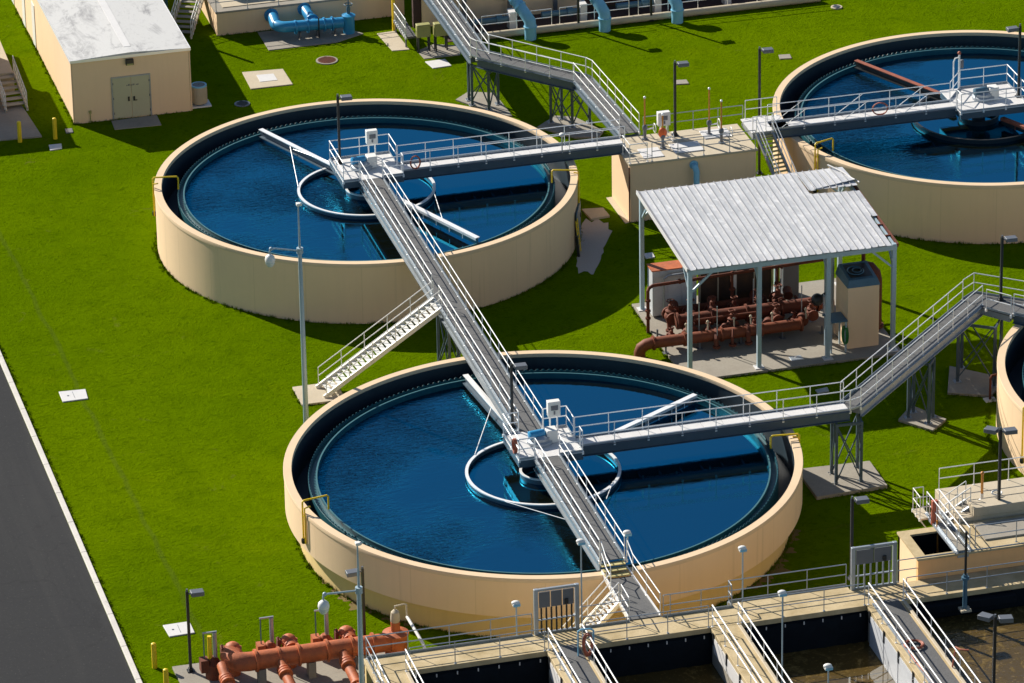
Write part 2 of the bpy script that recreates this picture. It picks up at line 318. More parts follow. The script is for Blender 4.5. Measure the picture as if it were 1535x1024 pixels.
        if bevel:
            b = o.modifiers.new('bevel', 'BEVEL'); b.width = bevel; b.segments = 2; b.limit_method = 'ANGLE'; b.angle_limit = R_(40)
        return o
def tag(o, label=None, cat=None, group=None, kind=None):
    if label: o['label'] = label
    if cat: o['category'] = cat
    if group: o['group'] = group
    if kind: o['kind'] = kind
    return o
def thing(name, label, cat, loc=(0, 0, 0), group=None):
    o = bpy.data.objects.new(name, None); COL.objects.link(o); o.location = loc; o.empty_display_size = .3
    ORG[o.name] = Vector(loc); return tag(o, label, cat, group)
def structure(name, mb, mat, **k): return tag(mb.build(name, mat, **k), kind='structure')
def copy_tree(o, parent=None):
    c = o.copy(); COL.objects.link(c); c.parent = parent
    for ch in list(o.children): copy_tree(ch, c)
    return c
def place(o, loc, rz=0, label=None, group=None, scale=None):
    o.location = loc; o.rotation_euler = (0, 0, rz)
    if scale: o.scale = scale
    return tag(o, label, None, group)

POSTS = {}
def post_mesh(mat, h, r):
    key = (mat, round(h, 2), r)
    if key not in POSTS:
        m = MB(); m.tube([(0, 0, -.12), (0, 0, h - .02)], r, 6); m.box(-.06, .06, -.06, .06, -.16, .02)
        o = m.build('post', mat, local=True); POSTS[key] = o.data; bpy.data.objects.remove(o)
    return POSTS[key]
def rail(path, mat='rail', parent=None, spacing=2.0, toe=True, h=1.32, r=.031, label=None, group=None, name='handrail', mids=(.69,), ends=True, cat='railing', pr=.028, closed=False):
    path = [Vector(p) for p in path]
    if closed: path = path + [path[0]]
    m = MB(); up_ = lambda z: [p + Vector((0, 0, z)) for p in path]
    for z in (h, *mids): m.tube(up_(z), r, 8)
    o = m.build(name, mat, parent)
    if parent is None: tag(o, label, cat, group)
    if toe:
        for a, b in zip(path, path[1:]): m = MB(); m.bar(a + Vector((0, 0, .07)), b + Vector((0, 0, .07)), .025, .13); m.build('toe_board', 'steel', o)
    org = ORG[o.name]; me = post_mesh(mat, h, pr); seen = []
    for k, (a, b) in enumerate(zip(path, path[1:])):
        n = max(1, round((b - a).length / spacing))
        for i in range(n + 1):
            p = a.lerp(b, i / n)
            if any((p - q).length < .12 for q in seen): continue
            seen.append(p)
            if not ends and (p - path[0]).length < .1: continue
            c = bpy.data.objects.new('post', me); COL.objects.link(c); c.parent = o; c.location = p - org
    return o
def dirs(p0, p1):
    a, b = Vector((p0[0], p0[1], 0)), Vector((p1[0], p1[1], 0)); d = (b - a).normalized(); return a, b, d, Vector((-d.y, d.x, 0)), (b - a).length
def bridge(name, label, p0, p1, w, z0, z1=None, deck='plate', depth=.6, rails=((1, 0, 1), (-1, 0, 1)), group=None, girder='girder', panel=1.25, spacing=2.0, brace=False):
    """level or sloping walkway between two plan points; rails: (side, start share, end share)"""
    z1 = z0 if z1 is None else z1
    a, b, d, s, Ln = dirs(p0, p1); t = thing(name, label, 'walkway', (*a.lerp(b, .5).xy, (z0 + z1) / 2), group)
    P = lambda f, off, dz=0: a.lerp(b, f) + s * off + Vector((0, 0, z0 + (z1 - z0) * f + dz))
    m = MB(); n = max(1, round(Ln / panel)); g = .012 / Ln
    for i in range(n):
        f0, f1 = i / n + g, (i + 1) / n - g
        vs = [P(f0, -w / 2 + .06, -.05), P(f0, w / 2 - .06, -.05), P(f1, w / 2 - .06, -.05), P(f1, -w / 2 + .06, -.05)]
        m.add(vs + [v + Vector((0, 0, .05)) for v in vs], [(0, 1, 2, 3), (7, 6, 5, 4), (0, 4, 5, 1), (1, 5, 6, 2), (2, 6, 7, 3), (3, 7, 4, 0)])
    m.build('deck', deck, t)
    for q in (-1, 1):
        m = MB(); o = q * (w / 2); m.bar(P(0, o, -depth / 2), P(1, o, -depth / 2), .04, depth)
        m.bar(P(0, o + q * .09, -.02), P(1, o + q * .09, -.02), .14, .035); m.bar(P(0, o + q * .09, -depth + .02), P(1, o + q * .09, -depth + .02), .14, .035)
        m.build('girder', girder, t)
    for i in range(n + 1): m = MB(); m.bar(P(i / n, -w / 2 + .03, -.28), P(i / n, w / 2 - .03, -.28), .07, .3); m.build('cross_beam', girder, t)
    for q, f0, f1 in rails:
        o = rail([P(f0, q * (w / 2 + .02)), P(f1, q * (w / 2 + .02))], 'rail', t, spacing)
        if brace:
            k = round(Ln * (f1 - f0) / 4)
            for i in range(k):
                m = MB(); m.tube([P(f0 + (f1 - f0) * (i + .1) / k, q * (w / 2)), P(f0 + (f1 - f0) * (i + .55) / k, q * (w / 2), 1.3)], .03, 6); m.build('diagonal_brace', 'rail', o)
    return t
def stairs(name, label, top, bot, w, ztop, zbot, tread='grating', stringer='rail', group=None, rails=True, depth=.3, railmat='rail', spacing=1.9, riser=.19):
    a, b, d, s, Ln = dirs(top, bot); t = thing(name, label, 'stairs', (b.x, b.y, zbot), group); n = max(2, round((ztop - zbot) / riser))
    P = lambda f, off, dz=0: a.lerp(b, f) + s * off + Vector((0, 0, ztop + (zbot - ztop) * f + dz))
    m = MB(); run = Ln / n
    for i in range(n):
        c = P((i + .5) / n, 0); z = ztop - (i + 1) * (ztop - zbot) / n + .02
        if i == n - 1: break
        m.bar(c + d * -run * .5 + Vector((0, 0, z - c.z)), c + d * run * .42 + Vector((0, 0, z - c.z)), w - .1, .05)
    m.build('tread', tread, t)
    for q in (-1, 1):
        m = MB(); m.bar(P(0, q * w / 2, -.06), P(1, q * w / 2, -.02), .05, depth); m.bar(P(0, q * w / 2, depth / 2 - .05), P(1, q * w / 2, depth / 2 - .02), .14, .03); m.build('stringer', stringer, t)
        if rails: rail([P(0, q * w / 2), P(.98, q * w / 2)], railmat, t, spacing, toe=False, h=1.25)
    return t
# ================================================================= ground, road, kerb
m = MB(); S = 1500
m.add([(-S, -S, 0), (S, -S, 0), (S, S, 0), (-S, S, 0)], [(0, 1, 2, 3)])
structure('ground', m, 'grass', smooth=False, loc=(0, 0, 0), keep=True)
m = MB(); m.add([(-90, -300, .006), (-26.62, -300, .006), (-26.62, 400, .006), (-90, 400, .006)], [(0, 1, 2, 3)])
structure('road', m, 'asphalt', smooth=False, loc=(-58, 0, 0), keep=True)
m = MB()
for i in range(70):
    y = -120 + i * 4.0; m.box(-26.60, -26.28, y + .008, y + 3.992, -.1, .13)
structure('kerb', m, 'kerb', smooth=False, bevel=.03)

def slab(poly, z=.12, mat='concrete', name='pavement', z0=-.1, bevel=.02):
    m = MB(); m.prism([(p[0], p[1]) for p in poly], z0, z); return structure(name, m, mat, smooth=False, bevel=bevel)
def px_slab(pts, z=.06, **k): return slab([at(x, y, z) for x, y in pts], z, **k)

# ================================================================= circular settling tanks
RIM, WZ = 4.15, 3.15
def tank(label, c, R, R1, R2, overhang=False, arms=(), armmat='rail', ringmat='rail', boxes=()):
    cx, cy = c; t = thing('settling_tank', label, 'tank', (cx, cy, 0), 'round settling tanks'); C3 = (cx, cy, 0); N_ = 160
    if overhang:
        m = MB(); m.lathe([(R, 1.72), (R, 3.95), (R - .22, 3.95), (R - .22, 1.72)], C3, N_, loop=True); m.build('wall', 'tanktan', t)
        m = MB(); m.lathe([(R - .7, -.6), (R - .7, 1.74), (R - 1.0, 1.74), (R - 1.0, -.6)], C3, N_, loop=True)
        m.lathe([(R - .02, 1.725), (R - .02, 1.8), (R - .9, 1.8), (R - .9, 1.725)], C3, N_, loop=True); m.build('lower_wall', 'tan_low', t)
    else:
        m = MB(); m.lathe([(R, -.6), (R, 3.95), (R - .22, 3.95), (R - .22, -.6)], C3, N_, loop=True); m.build('wall', 'tanktan', t)
    zl = 1.76 if overhang else 1.0
    m = MB(); m.lathe([(R - .225, zl), (R - .225, 3.97), (R - .43, 3.97), (R - .43, zl)], C3, N_, loop=True); m.build('wall_lining', 'navy', t)
    m = MB(); m.lathe([(R + .035, 3.90), (R + .035, RIM - .03), (R + .015, RIM), (R - .44, RIM), (R - .455, RIM - .03), (R - .455, 3.92)], C3, N_, loop=True); m.build('rim', 'rim', t)
    m = MB(); m.lathe([(R - .42, 1.9), (R1 - .02, 1.9), (R1 - .02, 1.8), (R - .42, 1.8)], C3, 96, loop=True); m.build('channel_floor', 'navy', t)
    l = MB(); l.lathe([(R1, 1.85), (R1, 3.42), (R1 - .1, 3.42), (R1 - .1, 3.22), (R2 + .05, 3.22), (R2 + .05, 3.50), (R2, 3.50), (R2, 2.6)], C3, N_, loop=True); l = l.build('launder', 'teal', t)
    m = MB(); m.lathe([(R2 + .07, 3.50), (R2 + .07, 3.535), (R2 - .02, 3.535), (R2 - .02, 3.50)], C3, N_, loop=True); m.build('lip', 'lip', l)
    m = MB(); nt_ = int(2 * math.pi * R1 / .36) * 4; vs = []; fs = []
    for i in range(nt_):                       # one continuous notched plate
        a = 2 * math.pi * i / nt_; zt = 3.56 if i % 4 in (0, 1) else 3.46
        for rr in (R1 - .03, R1 - .055): vs += [(cx + rr * math.cos(a), cy + rr * math.sin(a), 3.40), (cx + rr * math.cos(a), cy + rr * math.sin(a), zt)]
    for i in range(nt_):
        p, q_ = i * 4, (i + 1) % nt_ * 4
        fs += [(p, q_, q_ + 1, p + 1), (p + 2, p + 3, q_ + 3, q_ + 2), (p + 1, q_ + 1, q_ + 3, p + 3)]
    m.add(vs, fs)
    m.build('weir_teeth', 'teal', l)
    m = MB(); n_ = 96; m.add([(cx + (R2 + .02) * math.cos(2 * math.pi * i / n_), cy + (R2 + .02) * math.sin(2 * math.pi * i / n_), WZ) for i in range(n_)], [tuple(range(n_))]); w = structure('water', m, 'water', smooth=False, keep=True)
    # slow rake and scum mechanism
    q = 4.46; plate = 'girder' if ringmat == 'rail' else 'black'
    m = MB(); m.lathe([(q, 2.95), (q, 3.40), (q - .05, 3.40), (q - .05, 2.95)], C3, 96, loop=True); rg = m.build('scum_baffle', plate, t)
    m = MB(); m.lathe([(q + .07, 3.40), (q + .07, 3.47), (q - .11, 3.47), (q - .11, 3.40)], C3, 96, loop=True); m.build('lip', ringmat, rg)
    m = MB(); m.lathe([(1.35, 2.9), (1.35, 3.45), (1.27, 3.45), (1.27, 2.9)], C3, 48, loop=True); cw = m.build('centre_well', plate, t)
    m = MB(); m.lathe([(1.39, 3.45), (1.39, 3.51), (1.24, 3.51), (1.24, 3.45)], C3, 48, loop=True); m.build('lip', ringmat, cw)
    m = MB(); m.lathe([(.45, 2.9), (.45, 4.3), (.8, 4.3), (.8, 4.62)], C3, 24); m.build('centre_column', 'dkgrey', t)
    for a, r0, r1, z in arms:
        d = Vector((math.cos(a), math.sin(a), 0)); s = Vector((-d.y, d.x, 0)); p0 = Vector(C3) + d * r0; p1 = Vector(C3) + d * r1
        m = MB(); Z = lambda k: Vector((0, 0, z + k))
        m.bar(p0 + Z(.26), p1 + Z(.26), .34, .05)
        m.bar(p0 - s * .16 + Z(.18), p1 - s * .16 + Z(.18), .03, .16)
        for k in range(1, 7): p = p0.lerp(p1, k / 7); m.bar(p + Z(-.2) - s * .16, p + Z(.2) - s * .16, .04, .04)
        ar = m.build('skimmer_arm', armmat, t)
        m = MB(); m.bar(p0 + Z(0), p1 + Z(0), .05, .47); m.bar(p0 + s * .14 + Z(-.2), p1 + s * .14 + Z(-.2), .22, .05); m.build('web_plate', 'girder' if armmat == 'rail' else 'black', ar)
    for a0, rr0, z0, a1, rr1, z1 in boxes:
        m = MB(); m.tube([(cx + rr0 * math.cos(a0), cy + rr0 * math.sin(a0), z0), (cx + rr1 * math.cos(a1), cy + rr1 * math.sin(a1), z1)], .028, 6); m.build('stay_rod', 'rail', t)
    return t
A_, B_, C_, D_ = Vector((0, 43.6, 0)), Vector((0, 0, 0)), Vector((42.34, 43.6, 0)), Vector((43.2, -.2, 0))
def polar(c, x, y, z): p = at(x, y, z); return (math.atan2(p.y - c.y, p.x - c.x), math.hypot(p.x - c.x, p.y - c.y), z)
aA = math.atan2(11.0, -4.67)
tank('round tan tank at the rear left with white skimmer arms, beside the white-roofed building', (0, 43.6), 13.8, 12.33, 11.9,
     arms=((aA, 2.2, 11.9, 3.62), (aA + math.pi, 2.2, 11.9, 3.62)),
     boxes=((*polar(A_, 435, 220, 3.85), *polar(A_, 447, 280, 3.5)), (*polar(A_, 440, 224, 3.9), 2.4, 1.9, 4.7), (*polar(A_, 648, 280, 3.5), *polar(A_, 664, 331, 3.9))))
tank('largest round tan tank at the front centre with an overhanging wall band', (0, 0), 15.0, 13.62, 13.1, True,
     arms=((R_(95.5), 2.2, 13.1, 3.62), (R_(30.5), 5.2, 13.0, 3.5)),
     boxes=((*polar(B_, 739, 604, 3.85), *polar(B_, 712, 681, 3.5)), (*polar(B_, 757, 752, 3.5), *polar(B_, 862, 783, 3.5)), (*polar(B_, 919, 722, 3.5), *polar(B_, 909, 748, 3.4))))
tank('round tan tank at the rear right with a rusty red skimmer arm', (42.34, 43.6), 13.8, 12.33, 11.9,
     arms=((math.atan2(11, -5.2), 2.2, 11.9, 3.65), (math.atan2(-11, 5.2), 2.2, 11.9, 3.65)), armmat='scumarm', ringmat='black')
tank('round tan tank cut by the right edge of the photo, below the raised landing', (43.6, -.3), 14.9, 13.4, 12.9, arms=((R_(50), 2.2, 12.9, 3.6),))
# scum beach box of the front tank
d = Vector((math.cos(R_(30.5)), math.sin(R_(30.5)), 0))

# bare soil strips along the foot of the front tank
def ring_patch(name, mat, c, r0, r1, a0, a1, z, n=160):
    m = MB(); vs = []; fs = []
    for i in range(n + 1):
        f = i / n; a = a0 + (a1 - a0) * f; e = math.sin(math.pi * f) ** .6 if 0 < i < n else 0
        w = .42 + .3 * math.sin(f * 23 + 1) * math.sin(f * 9.7) + .16 * math.sin(f * 57 + 2) + .12 * math.sin(f * 131)
        rr = r0 + .12 + (r1 - r0) * e * max(0, w)
        vs += [(c[0] + r0 * math.cos(a), c[1] + r0 * math.sin(a), z), (c[0] + rr * math.cos(a), c[1] + rr * math.sin(a), z)]
    for i in range(n): fs.append((2 * i, 2 * i + 1, 2 * i + 3, 2 * i + 2))
    m.add(vs, fs); return structure(name, m, mat, smooth=False)
ring_patch('bare_soil', 'mud', (0, 0), 14.1, 15.2, R_(190), R_(232), .008)
ring_patch('bare_soil', 'mud', (0, 0), 14.1, 15.6, R_(300), R_(345), .008)

# ================================================================= walkways over the tanks
DK = 4.75
bridge('walkway_bridge', 'long grey grated walkway running from the rear left tank across to the front tank', (0, 42.0), (0, 2.7), 1.4, DK, deck='grating', girder='midsteel',
       rails=((-1, 0, .478), (-1, .522, 1), (1, 0, 1)))
bridge('walkway_bridge', 'grey grated walkway from the drive platform over the near rim of the front tank', (0, -1.0), (0, -14.45), 1.4, DK, deck='grating', girder='midsteel')
bridge('walkway_bridge', 'pale plated walkway between the rear left tank and the valve chamber', (2.2, 43.25), (17.3, 43.25), 1.2, DK)
bridge('walkway_bridge', 'pale plated walkway leading right from the centre of the front tank', (2.2, .4), (18.6, .4), 1.2, DK)
bridge('walkway_bridge', 'pale plated walkway with diagonal rail braces over the rear right tank', (27.4, 42.75), (40.2, 42.75), 1.25, DK, brace='v')
bridge('walkway_bridge', 'grey grated walkway raised on legs from the front tank towards the right landing', (18.9, .55), (30.6, 12.1), 1.3, DK, deck='grating', girder='steel')
def joint(label, poly, z, rails, mat='grating'):
    c = sum((Vector((*p, 0)) for p in poly), Vector()) / len(poly); t = thing('corner_plate', label, 'platform', (c.x, c.y, z))
    m = MB(); m.prism(poly, z - .05, z - .004); m.build('deck', mat, t)
    for a, b in rails: rail([(*a, z), (*b, z)], 'rail', t, 3)
    return t
joint('small corner plate where the right walkway bends beside the front tank', [(18.6, -.2), (18.6, 1.0), (18.45, 1.0), (19.35, .1)], DK, [((18.62, -.22), (19.36, .06))])
def deck_platform(label, x0, x1, y0, y1, z, rails, mat='plate', depth=.5):
    t = thing('drive_platform', label, 'platform', ((x0 + x1) / 2, (y0 + y1) / 2, z))
    m = MB(); m.box(x0, x1, y0, y1, z - .06, z); m.build('deck', mat, t, bevel=.01)
    m = MB(); m.box(x0 + .02, x1 - .02, y0 + .02, y0 + .1, z - depth, z - .064); m.box(x0 + .02, x1 - .02, y1 - .1, y1 - .02, z - depth, z - .064)
    m.box(x0 + .02, x0 + .1, y0 + .1, y1 - .1, z - depth, z - .064); m.box(x1 - .1, x1 - .02, y0 + .1, y1 - .1, z - depth, z - .064); m.build('frame', 'girder', t)
    for p in rails: rail([(a, b, z) for a, b in p], 'rail', t, 1.6)
    return t
deck_platform('pale drive platform at the hub of the rear left tank', -1.9, 2.18, 42.02, 46.0, DK + .01,
              (((-.8, 42.06), (-1.86, 42.06), (-1.86, 45.96), (2.14, 45.96), (2.14, 43.9)), ((2.14, 42.6), (2.14, 42.06), (.8, 42.06))))
deck_platform('pale drive platform at the hub of the front tank', -1.7, 2.18, -.95, 2.66, DK + .01,
              (((-.75, 2.62), (-1.66, 2.62), (-1.66, -.91), (-.75, -.91)), ((.75, 2.62), (2.14, 2.62), (2.14, 1.05)), ((2.14, -.25), (2.14, -.91), (.75, -.91))))
deck_platform('pale drive platform at the hub of the rear right tank', 40.2, 45.0, 41.2, 45.4, DK + .01,
              (((40.24, 43.5), (41.6, 45.36), (44.96, 45.36), (44.96, 41.24), (40.24, 41.24), (40.24, 42.0)),))
def drive(label, x, y, z, mat='bluegrey'):
    t = thing('drive_unit', label, 'motor', (x, y, z), 'tank drive motors')
    m = MB(); m.lathe([(.75, 0), (.75, .18), (.6, .25), (.6, .42), (.35, .5)], (x, y, z), 28); m.build('gearbox', 'steel', t)
    m = MB(); m.lathe([(.16, -.55), (.26, -.5), (.26, .35), (.2, .45)], (x - .15, y, z + .55), 18, axis=(1, .15, 0)); m.build('motor', 'blue' if mat == 'blue' else mat, t)
    m = MB(); m.box(x + .35, x + 1.0, y - .35, y + .35, z + .01, z + .8); m.build('cover', 'white', t, bevel=.04)
    return t
drive('blue drive motor on the hub platform of the rear left tank', -.2, 44.0, DK + .02, 'blue')
drive('blue drive motor on the hub platform of the front tank', .1, 1.0, DK + .02, 'blue')
drive('dark blue drive motor on the hub platform of the rear right tank', 42.5, 43.2, DK + .02)
def control_box(label, x, y, z, h=.95, w=.75):
    t = thing('control_box', label, 'control box', (x, y, z), 'white control boxes on posts')
    for k in (-.22, .22): m = MB(); m.box(x + k - .04, x + k + .04, y - .04, y + .04, z, z + h + .1); m.build('leg', 'rail', t)
    b = MB(); b.box(x - w / 2, x + w / 2, y - .22, y + .2, z + h, z + h + .95); b = b.build('cabinet', 'white', t, bevel=.03)
    m = MB(); m.box(x - .2, x + .22, y - .245, y - .215, z + h + .42, z + h + .72); m.build('panel', 'dkgrey', b)
    m = MB(); m.box(x - .05, x + .05, y - .25, y - .215, z + h + .15, z + h + .36); m.build('handle', 'dkgrey', b)
    return t
control_box('white control box by the hub of the rear left tank', .9, 45.6, DK + .02)
control_box('white control box by the hub of the front tank', 1.3, 2.35, DK + .02)
control_box('white control box on the valve chamber beside a lamp post', 20.55, 44.6, 4.2, .8, .85)
# mast with lamp and horn on the rear right hub
t = thing('signal_mast', 'white mast with a red cap on the rear right hub platform', 'mast', (41.5, 45.3, DK))
m = MB(); m.tube([(41.5, 45.3, DK), (41.5, 45.3, DK + 2.5)], .07, 8); m.tube([(41.1, 45.3, DK), (41.1, 45.3, DK + 2.0), (41.2, 45.3, DK + 2.25), (41.45, 45.3, DK + 2.3)], .05, 8); m.build('pole', 'rail', t)
m = MB(); m.ball((41.5, 45.3, DK + 2.6), .13); m.build('cap', 'hose', t)
m = MB(); m.box(41.6, 41.8, 45.2, 45.4, DK + 1.5, DK + 2.1); m.build('box', 'dkgrey', t, bevel=.04)

# steps and gangway from the front tank down to the basin deck
t = thing('gangway', 'short grey gangway with yellow-edged steps between the front tank and the basin deck', 'walkway', (0.1, -17.5, 4.2))
m = MB()
for i in range(3): m.box(-.68, .68, -14.85 - .35 * i, -14.5 - .35 * i, DK - .2 - .16 * i, DK - .15 - .16 * i)
m.build('step', 'tread', t)
m = MB(); m.add([(-.6, -15.56, 4.18), (.8, -15.56, 4.18), (.95, -20.58, 4.2), (-.75, -20.58, 4.2), (-.6, -15.56, 4.12), (.8, -15.56, 4.12), (.95, -20.58, 4.12), (-.75, -20.58, 4.12)], [(0, 3, 2, 1), (4, 5, 6, 7), (0, 1, 5, 4), (1, 2, 6, 5), (2, 3, 7, 6), (3, 0, 4, 7)]); m.build('deck', 'grating', t)
for q, x0, x1 in ((1, .83, .98), (-1, -.63, -.78)): m = MB(); m.bar((x0, -14.5, 4.1), (x1, -20.56, 4.14), .06, .34); m.build('stringer', 'rail', t)
rail([(.83, -14.5, DK - .1), (.86, -15.6, 4.2), (.98, -20.5, 4.2)], 'rail', t, 2.1, toe=False)
rail([(-.63, -14.5, DK - .1), (-.66, -15.6, 4.2), (-.7, -16.6, 4.2)], 'rail', t, 1.5, toe=False)
rail([(-.75, -18.9, 4.2), (-.78, -20.5, 4.2)], 'rail', t, 1.5, toe=False)
stairs('stairs', 'white steel stairs dropping left from the gangway beside the basin deck', (-.8, -17.8), (-5.0, -18.2), 1.2, 4.15, .1, tread='white')
stairs('stairs', 'white concrete-footed stairs climbing to the long walkway between the two left tanks', (-.75, 21.7), (-8.5, 20.9), 1.5, DK, .14, tread='white', stringer='white', railmat='white')
slab([(-9.95, 22.25), (-7.2, 22.25), (-7.2, 19.6), (-9.95, 19.6)], .12, 'palecon')

# trestles that carry the walkways
def trestle(label, pts, ztop, zbase=.14, group='steel trestles under the walkways', r=.085, pairs=None):
    c = sum((Vector((*p, 0)) for p in pts), Vector()) / len(pts); t = thing('trestle', label, 'trestle', (c.x, c.y, zbase), group)
    for x, y in pts:
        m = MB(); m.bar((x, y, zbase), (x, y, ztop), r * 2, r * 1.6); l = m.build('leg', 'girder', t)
        m = MB(); m.box(x - .22, x + .22, y - .22, y + .22, zbase, zbase + .04)
        for a in (-.15, .15):
            for b in (-.15, .15): m.box(x + a - .03, x + a + .03, y + b - .03, y + b + .03, zbase + .04, zbase + .12)
        m.build('foot_plate', 'steel', l)
    n = len(pts)
    for i, j in (pairs or [(i, (i + 1) % n) for i in range(n)]):
        a, b = Vector((*pts[i], 0)), Vector((*pts[j], 0)); m = MB(); k = (b - a).normalized().cross(Vector((0, 0, 1))) * .07
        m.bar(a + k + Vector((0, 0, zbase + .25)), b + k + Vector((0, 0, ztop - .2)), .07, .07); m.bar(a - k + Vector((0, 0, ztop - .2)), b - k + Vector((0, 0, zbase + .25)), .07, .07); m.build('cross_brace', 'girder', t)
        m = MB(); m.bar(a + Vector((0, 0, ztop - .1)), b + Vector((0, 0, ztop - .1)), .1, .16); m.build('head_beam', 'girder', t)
    return t
BT = DK - .6
slab([(16.1, -1.75), (20.55, -1.5), (20.6, 1.9), (16.1, 2.1)], .22)
trestle('grey trestle on a broad slab at the right rim of the front tank', [(17.7, -.5), (17.9, .95), (19.6, 1.25), (19.2, -.6)], BT)
slab([(24.1, 6.9), (25.6, 4.85), (26.9, 6.1), (25.5, 8.6)], .16)
trestle('grey trestle on a small slab under the middle of the raised right walkway', [(24.75, 6.95), (25.65, 5.8), (26.2, 6.6), (25.3, 7.6)], BT)
slab([(28.2, 9.6), (30.6, 8.4), (32.4, 10.4), (29.6, 13.2)], .16)
trestle('grey trestle below the raised landing at the right', [(29.3, 10.9), (31.2, 9.6), (32.2, 11.2), (30.2, 12.7)], BT)
trestle('grey trestle under the long walkway in the gap between the two left tanks', [(-.6, 22.4), (.65, 22.4), (.65, 19.6), (-.6, 19.6)], BT, .02)

# landing over the right-hand tank
t = thing('landing', 'grey raised landing where the right walkway turns towards the last tank', 'platform', (31.9, 11.3, DK))
m = MB(); m.prism([(30.15, 12.75), (31.2, 13.6), (33.9, 11.3), (32.2, 9.6), (31.1, 11.0)], DK - .06, DK + .01); m.build('deck', 'grating', t)
m = MB(); m.prism([(30.25, 12.65), (31.2, 13.45), (33.7, 11.3), (32.2, 9.8), (31.2, 11.0)], DK - .5, DK - .065); m.build('frame', 'steel', t)
rail([(30.2, 12.75, DK), (31.2, 13.55, DK), (33.85, 11.35, DK)], 'rail', t, 1.6)
rail([(31.1, 11.0, DK), (32.2, 9.65, DK)], 'rail', t, 1.6)
bridge('walkway_bridge', 'grey grated walkway from the raised landing out over the last tank at the right edge', (33.0, 10.4), (42.6, .8), 1.5, DK, deck='grating')

# longer grass left standing along walls, slabs and the kerb
rnd = random.Random(21); m = MB(); m_in = lambda x, y: False
def tuft(x, y, h):
    for _ in range(5):
        a = rnd.uniform(0, 6.28); w = rnd.uniform(.012, .03); l = rnd.uniform(.4, 1.0) * h; ox, oy = rnd.gauss(0, .05), rnd.gauss(0, .05); b = rnd.uniform(.2, .7) * l
        m.v += [Vector((x + ox - w * math.sin(a), y + oy + w * math.cos(a), 0)), Vector((x + ox + w * math.sin(a), y + oy - w * math.cos(a), 0)), Vector((x + ox + b * math.cos(a), y + oy + b * math.sin(a), l))]
        k = len(m.v); m.f.append((k - 3, k - 2, k - 1)); m.mi.append(0)
for c, R in ((A_, 13.83), (Vector((42.34, 43.6, 0)), 13.83), (B_, 14.33), (D_, 14.95)):
    for i in range(1100):
        a = rnd.uniform(0, 6.28)
        if math.sin(a) > .75: continue
        r = R + abs(rnd.gauss(0, .12)); tuft(c.x + r * math.cos(a), c.y + r * math.sin(a), rnd.uniform(.12, .32))
for (x0, y0), (x1, y1) in (((-26.2, -20), (-26.2, 60)), ((-14.9, 68.4), (-6.6, 68.4)), ((-14.95, 68.4), (-14.95, 92)), ((-2, 81.8), (12, 81.8)), ((13.4, 15.8), (27.6, 15.8)), ((13.35, 15.8), (13.35, 28)), ((27.7, 15.8), (27.7, 28)),
        ((16.0, -1.8), (20.6, -1.55)), ((20.65, -1.5), (20.7, 2)), ((-10, 19.5), (-7.2, 19.5)), ((-10, 19.5), (-10, 22.3)), ((17.05, 40.6), (25.8, 40.6)), ((14, 75.1), (41, 75.1)), ((24.1, 6.8), (25.6, 4.75)), ((25.6, 4.75), (27, 6.1)), ((28.2, 9.5), (30.6, 8.3)), ((30.6, 8.3), (32.5, 10.4)), ((-24.3, -11), (-12, -10.8))):
    L_ = math.hypot(x1 - x0, y1 - y0)
    for i in range(int(L_ * 9)):
        f = rnd.random(); tuft(x0 + (x1 - x0) * f + rnd.gauss(0, .06), y0 + (y1 - y0) * f + rnd.gauss(0, .06), rnd.uniform(.08, .26))
tag(m.build('grass', 'grass', smooth=False, keep=True, loc=(0, 0, 0)), kind='stuff')
# ================================================================= rear walkway
UZ_ = 3.85
G_UP = 'rear walkway'
bridge('walkway_bridge', 'grey grated walkway coming in from the top edge of the photo above the lawn', (12.85, 82), (12.85, 63.3), 1.3, UZ_, deck='grating')
bridge('walkway_bridge', 'grey grated walkway running diagonally over two trestles at the rear', (13.0, 63.1), (18.25, 56.9), 1.35, UZ_ + .004, deck='grating', depth=.65)
bridge('walkway_bridge', 'grey grated walkway from the rear trestles down to the valve chamber', (18.4, 56.7), (18.4, 45.3), 1.3, UZ_, 4.4, deck='grating', depth=.45)
joint('small corner plate at the left bend of the rear walkway', [(12.2, 63.3), (13.5, 63.3), (13.5, 63.5), (12.5, 62.68)], UZ_, [((12.18, 63.32), (12.45, 62.66))])
joint('small corner plate at the right bend of the rear walkway', [(17.75, 56.5), (18.75, 57.3), (19.05, 56.7), (17.75, 56.68)], UZ_, [((18.8, 57.36), (19.07, 56.72))])
def gpts(pts, z=.1): return [tuple(at(x, y, z).xy) for x, y in pts]
px_slab([(683, 149), (702, 137), (741, 139), (768, 173), (750, 173)], .1)
trestle('grey trestle at the left end of the rear diagonal walkway', gpts([(703, 150), (708, 158), (733, 165), (747, 156)]), UZ_ - .65, .1)
px_slab([(805, 190), (832, 173), (862, 175), (905, 196), (898, 205), (862, 206)], .1)
trestle('grey trestle at the right end of the rear diagonal walkway', gpts([(826, 184), (842, 178), (884, 184), (858, 191)]), UZ_ - .65, .1)

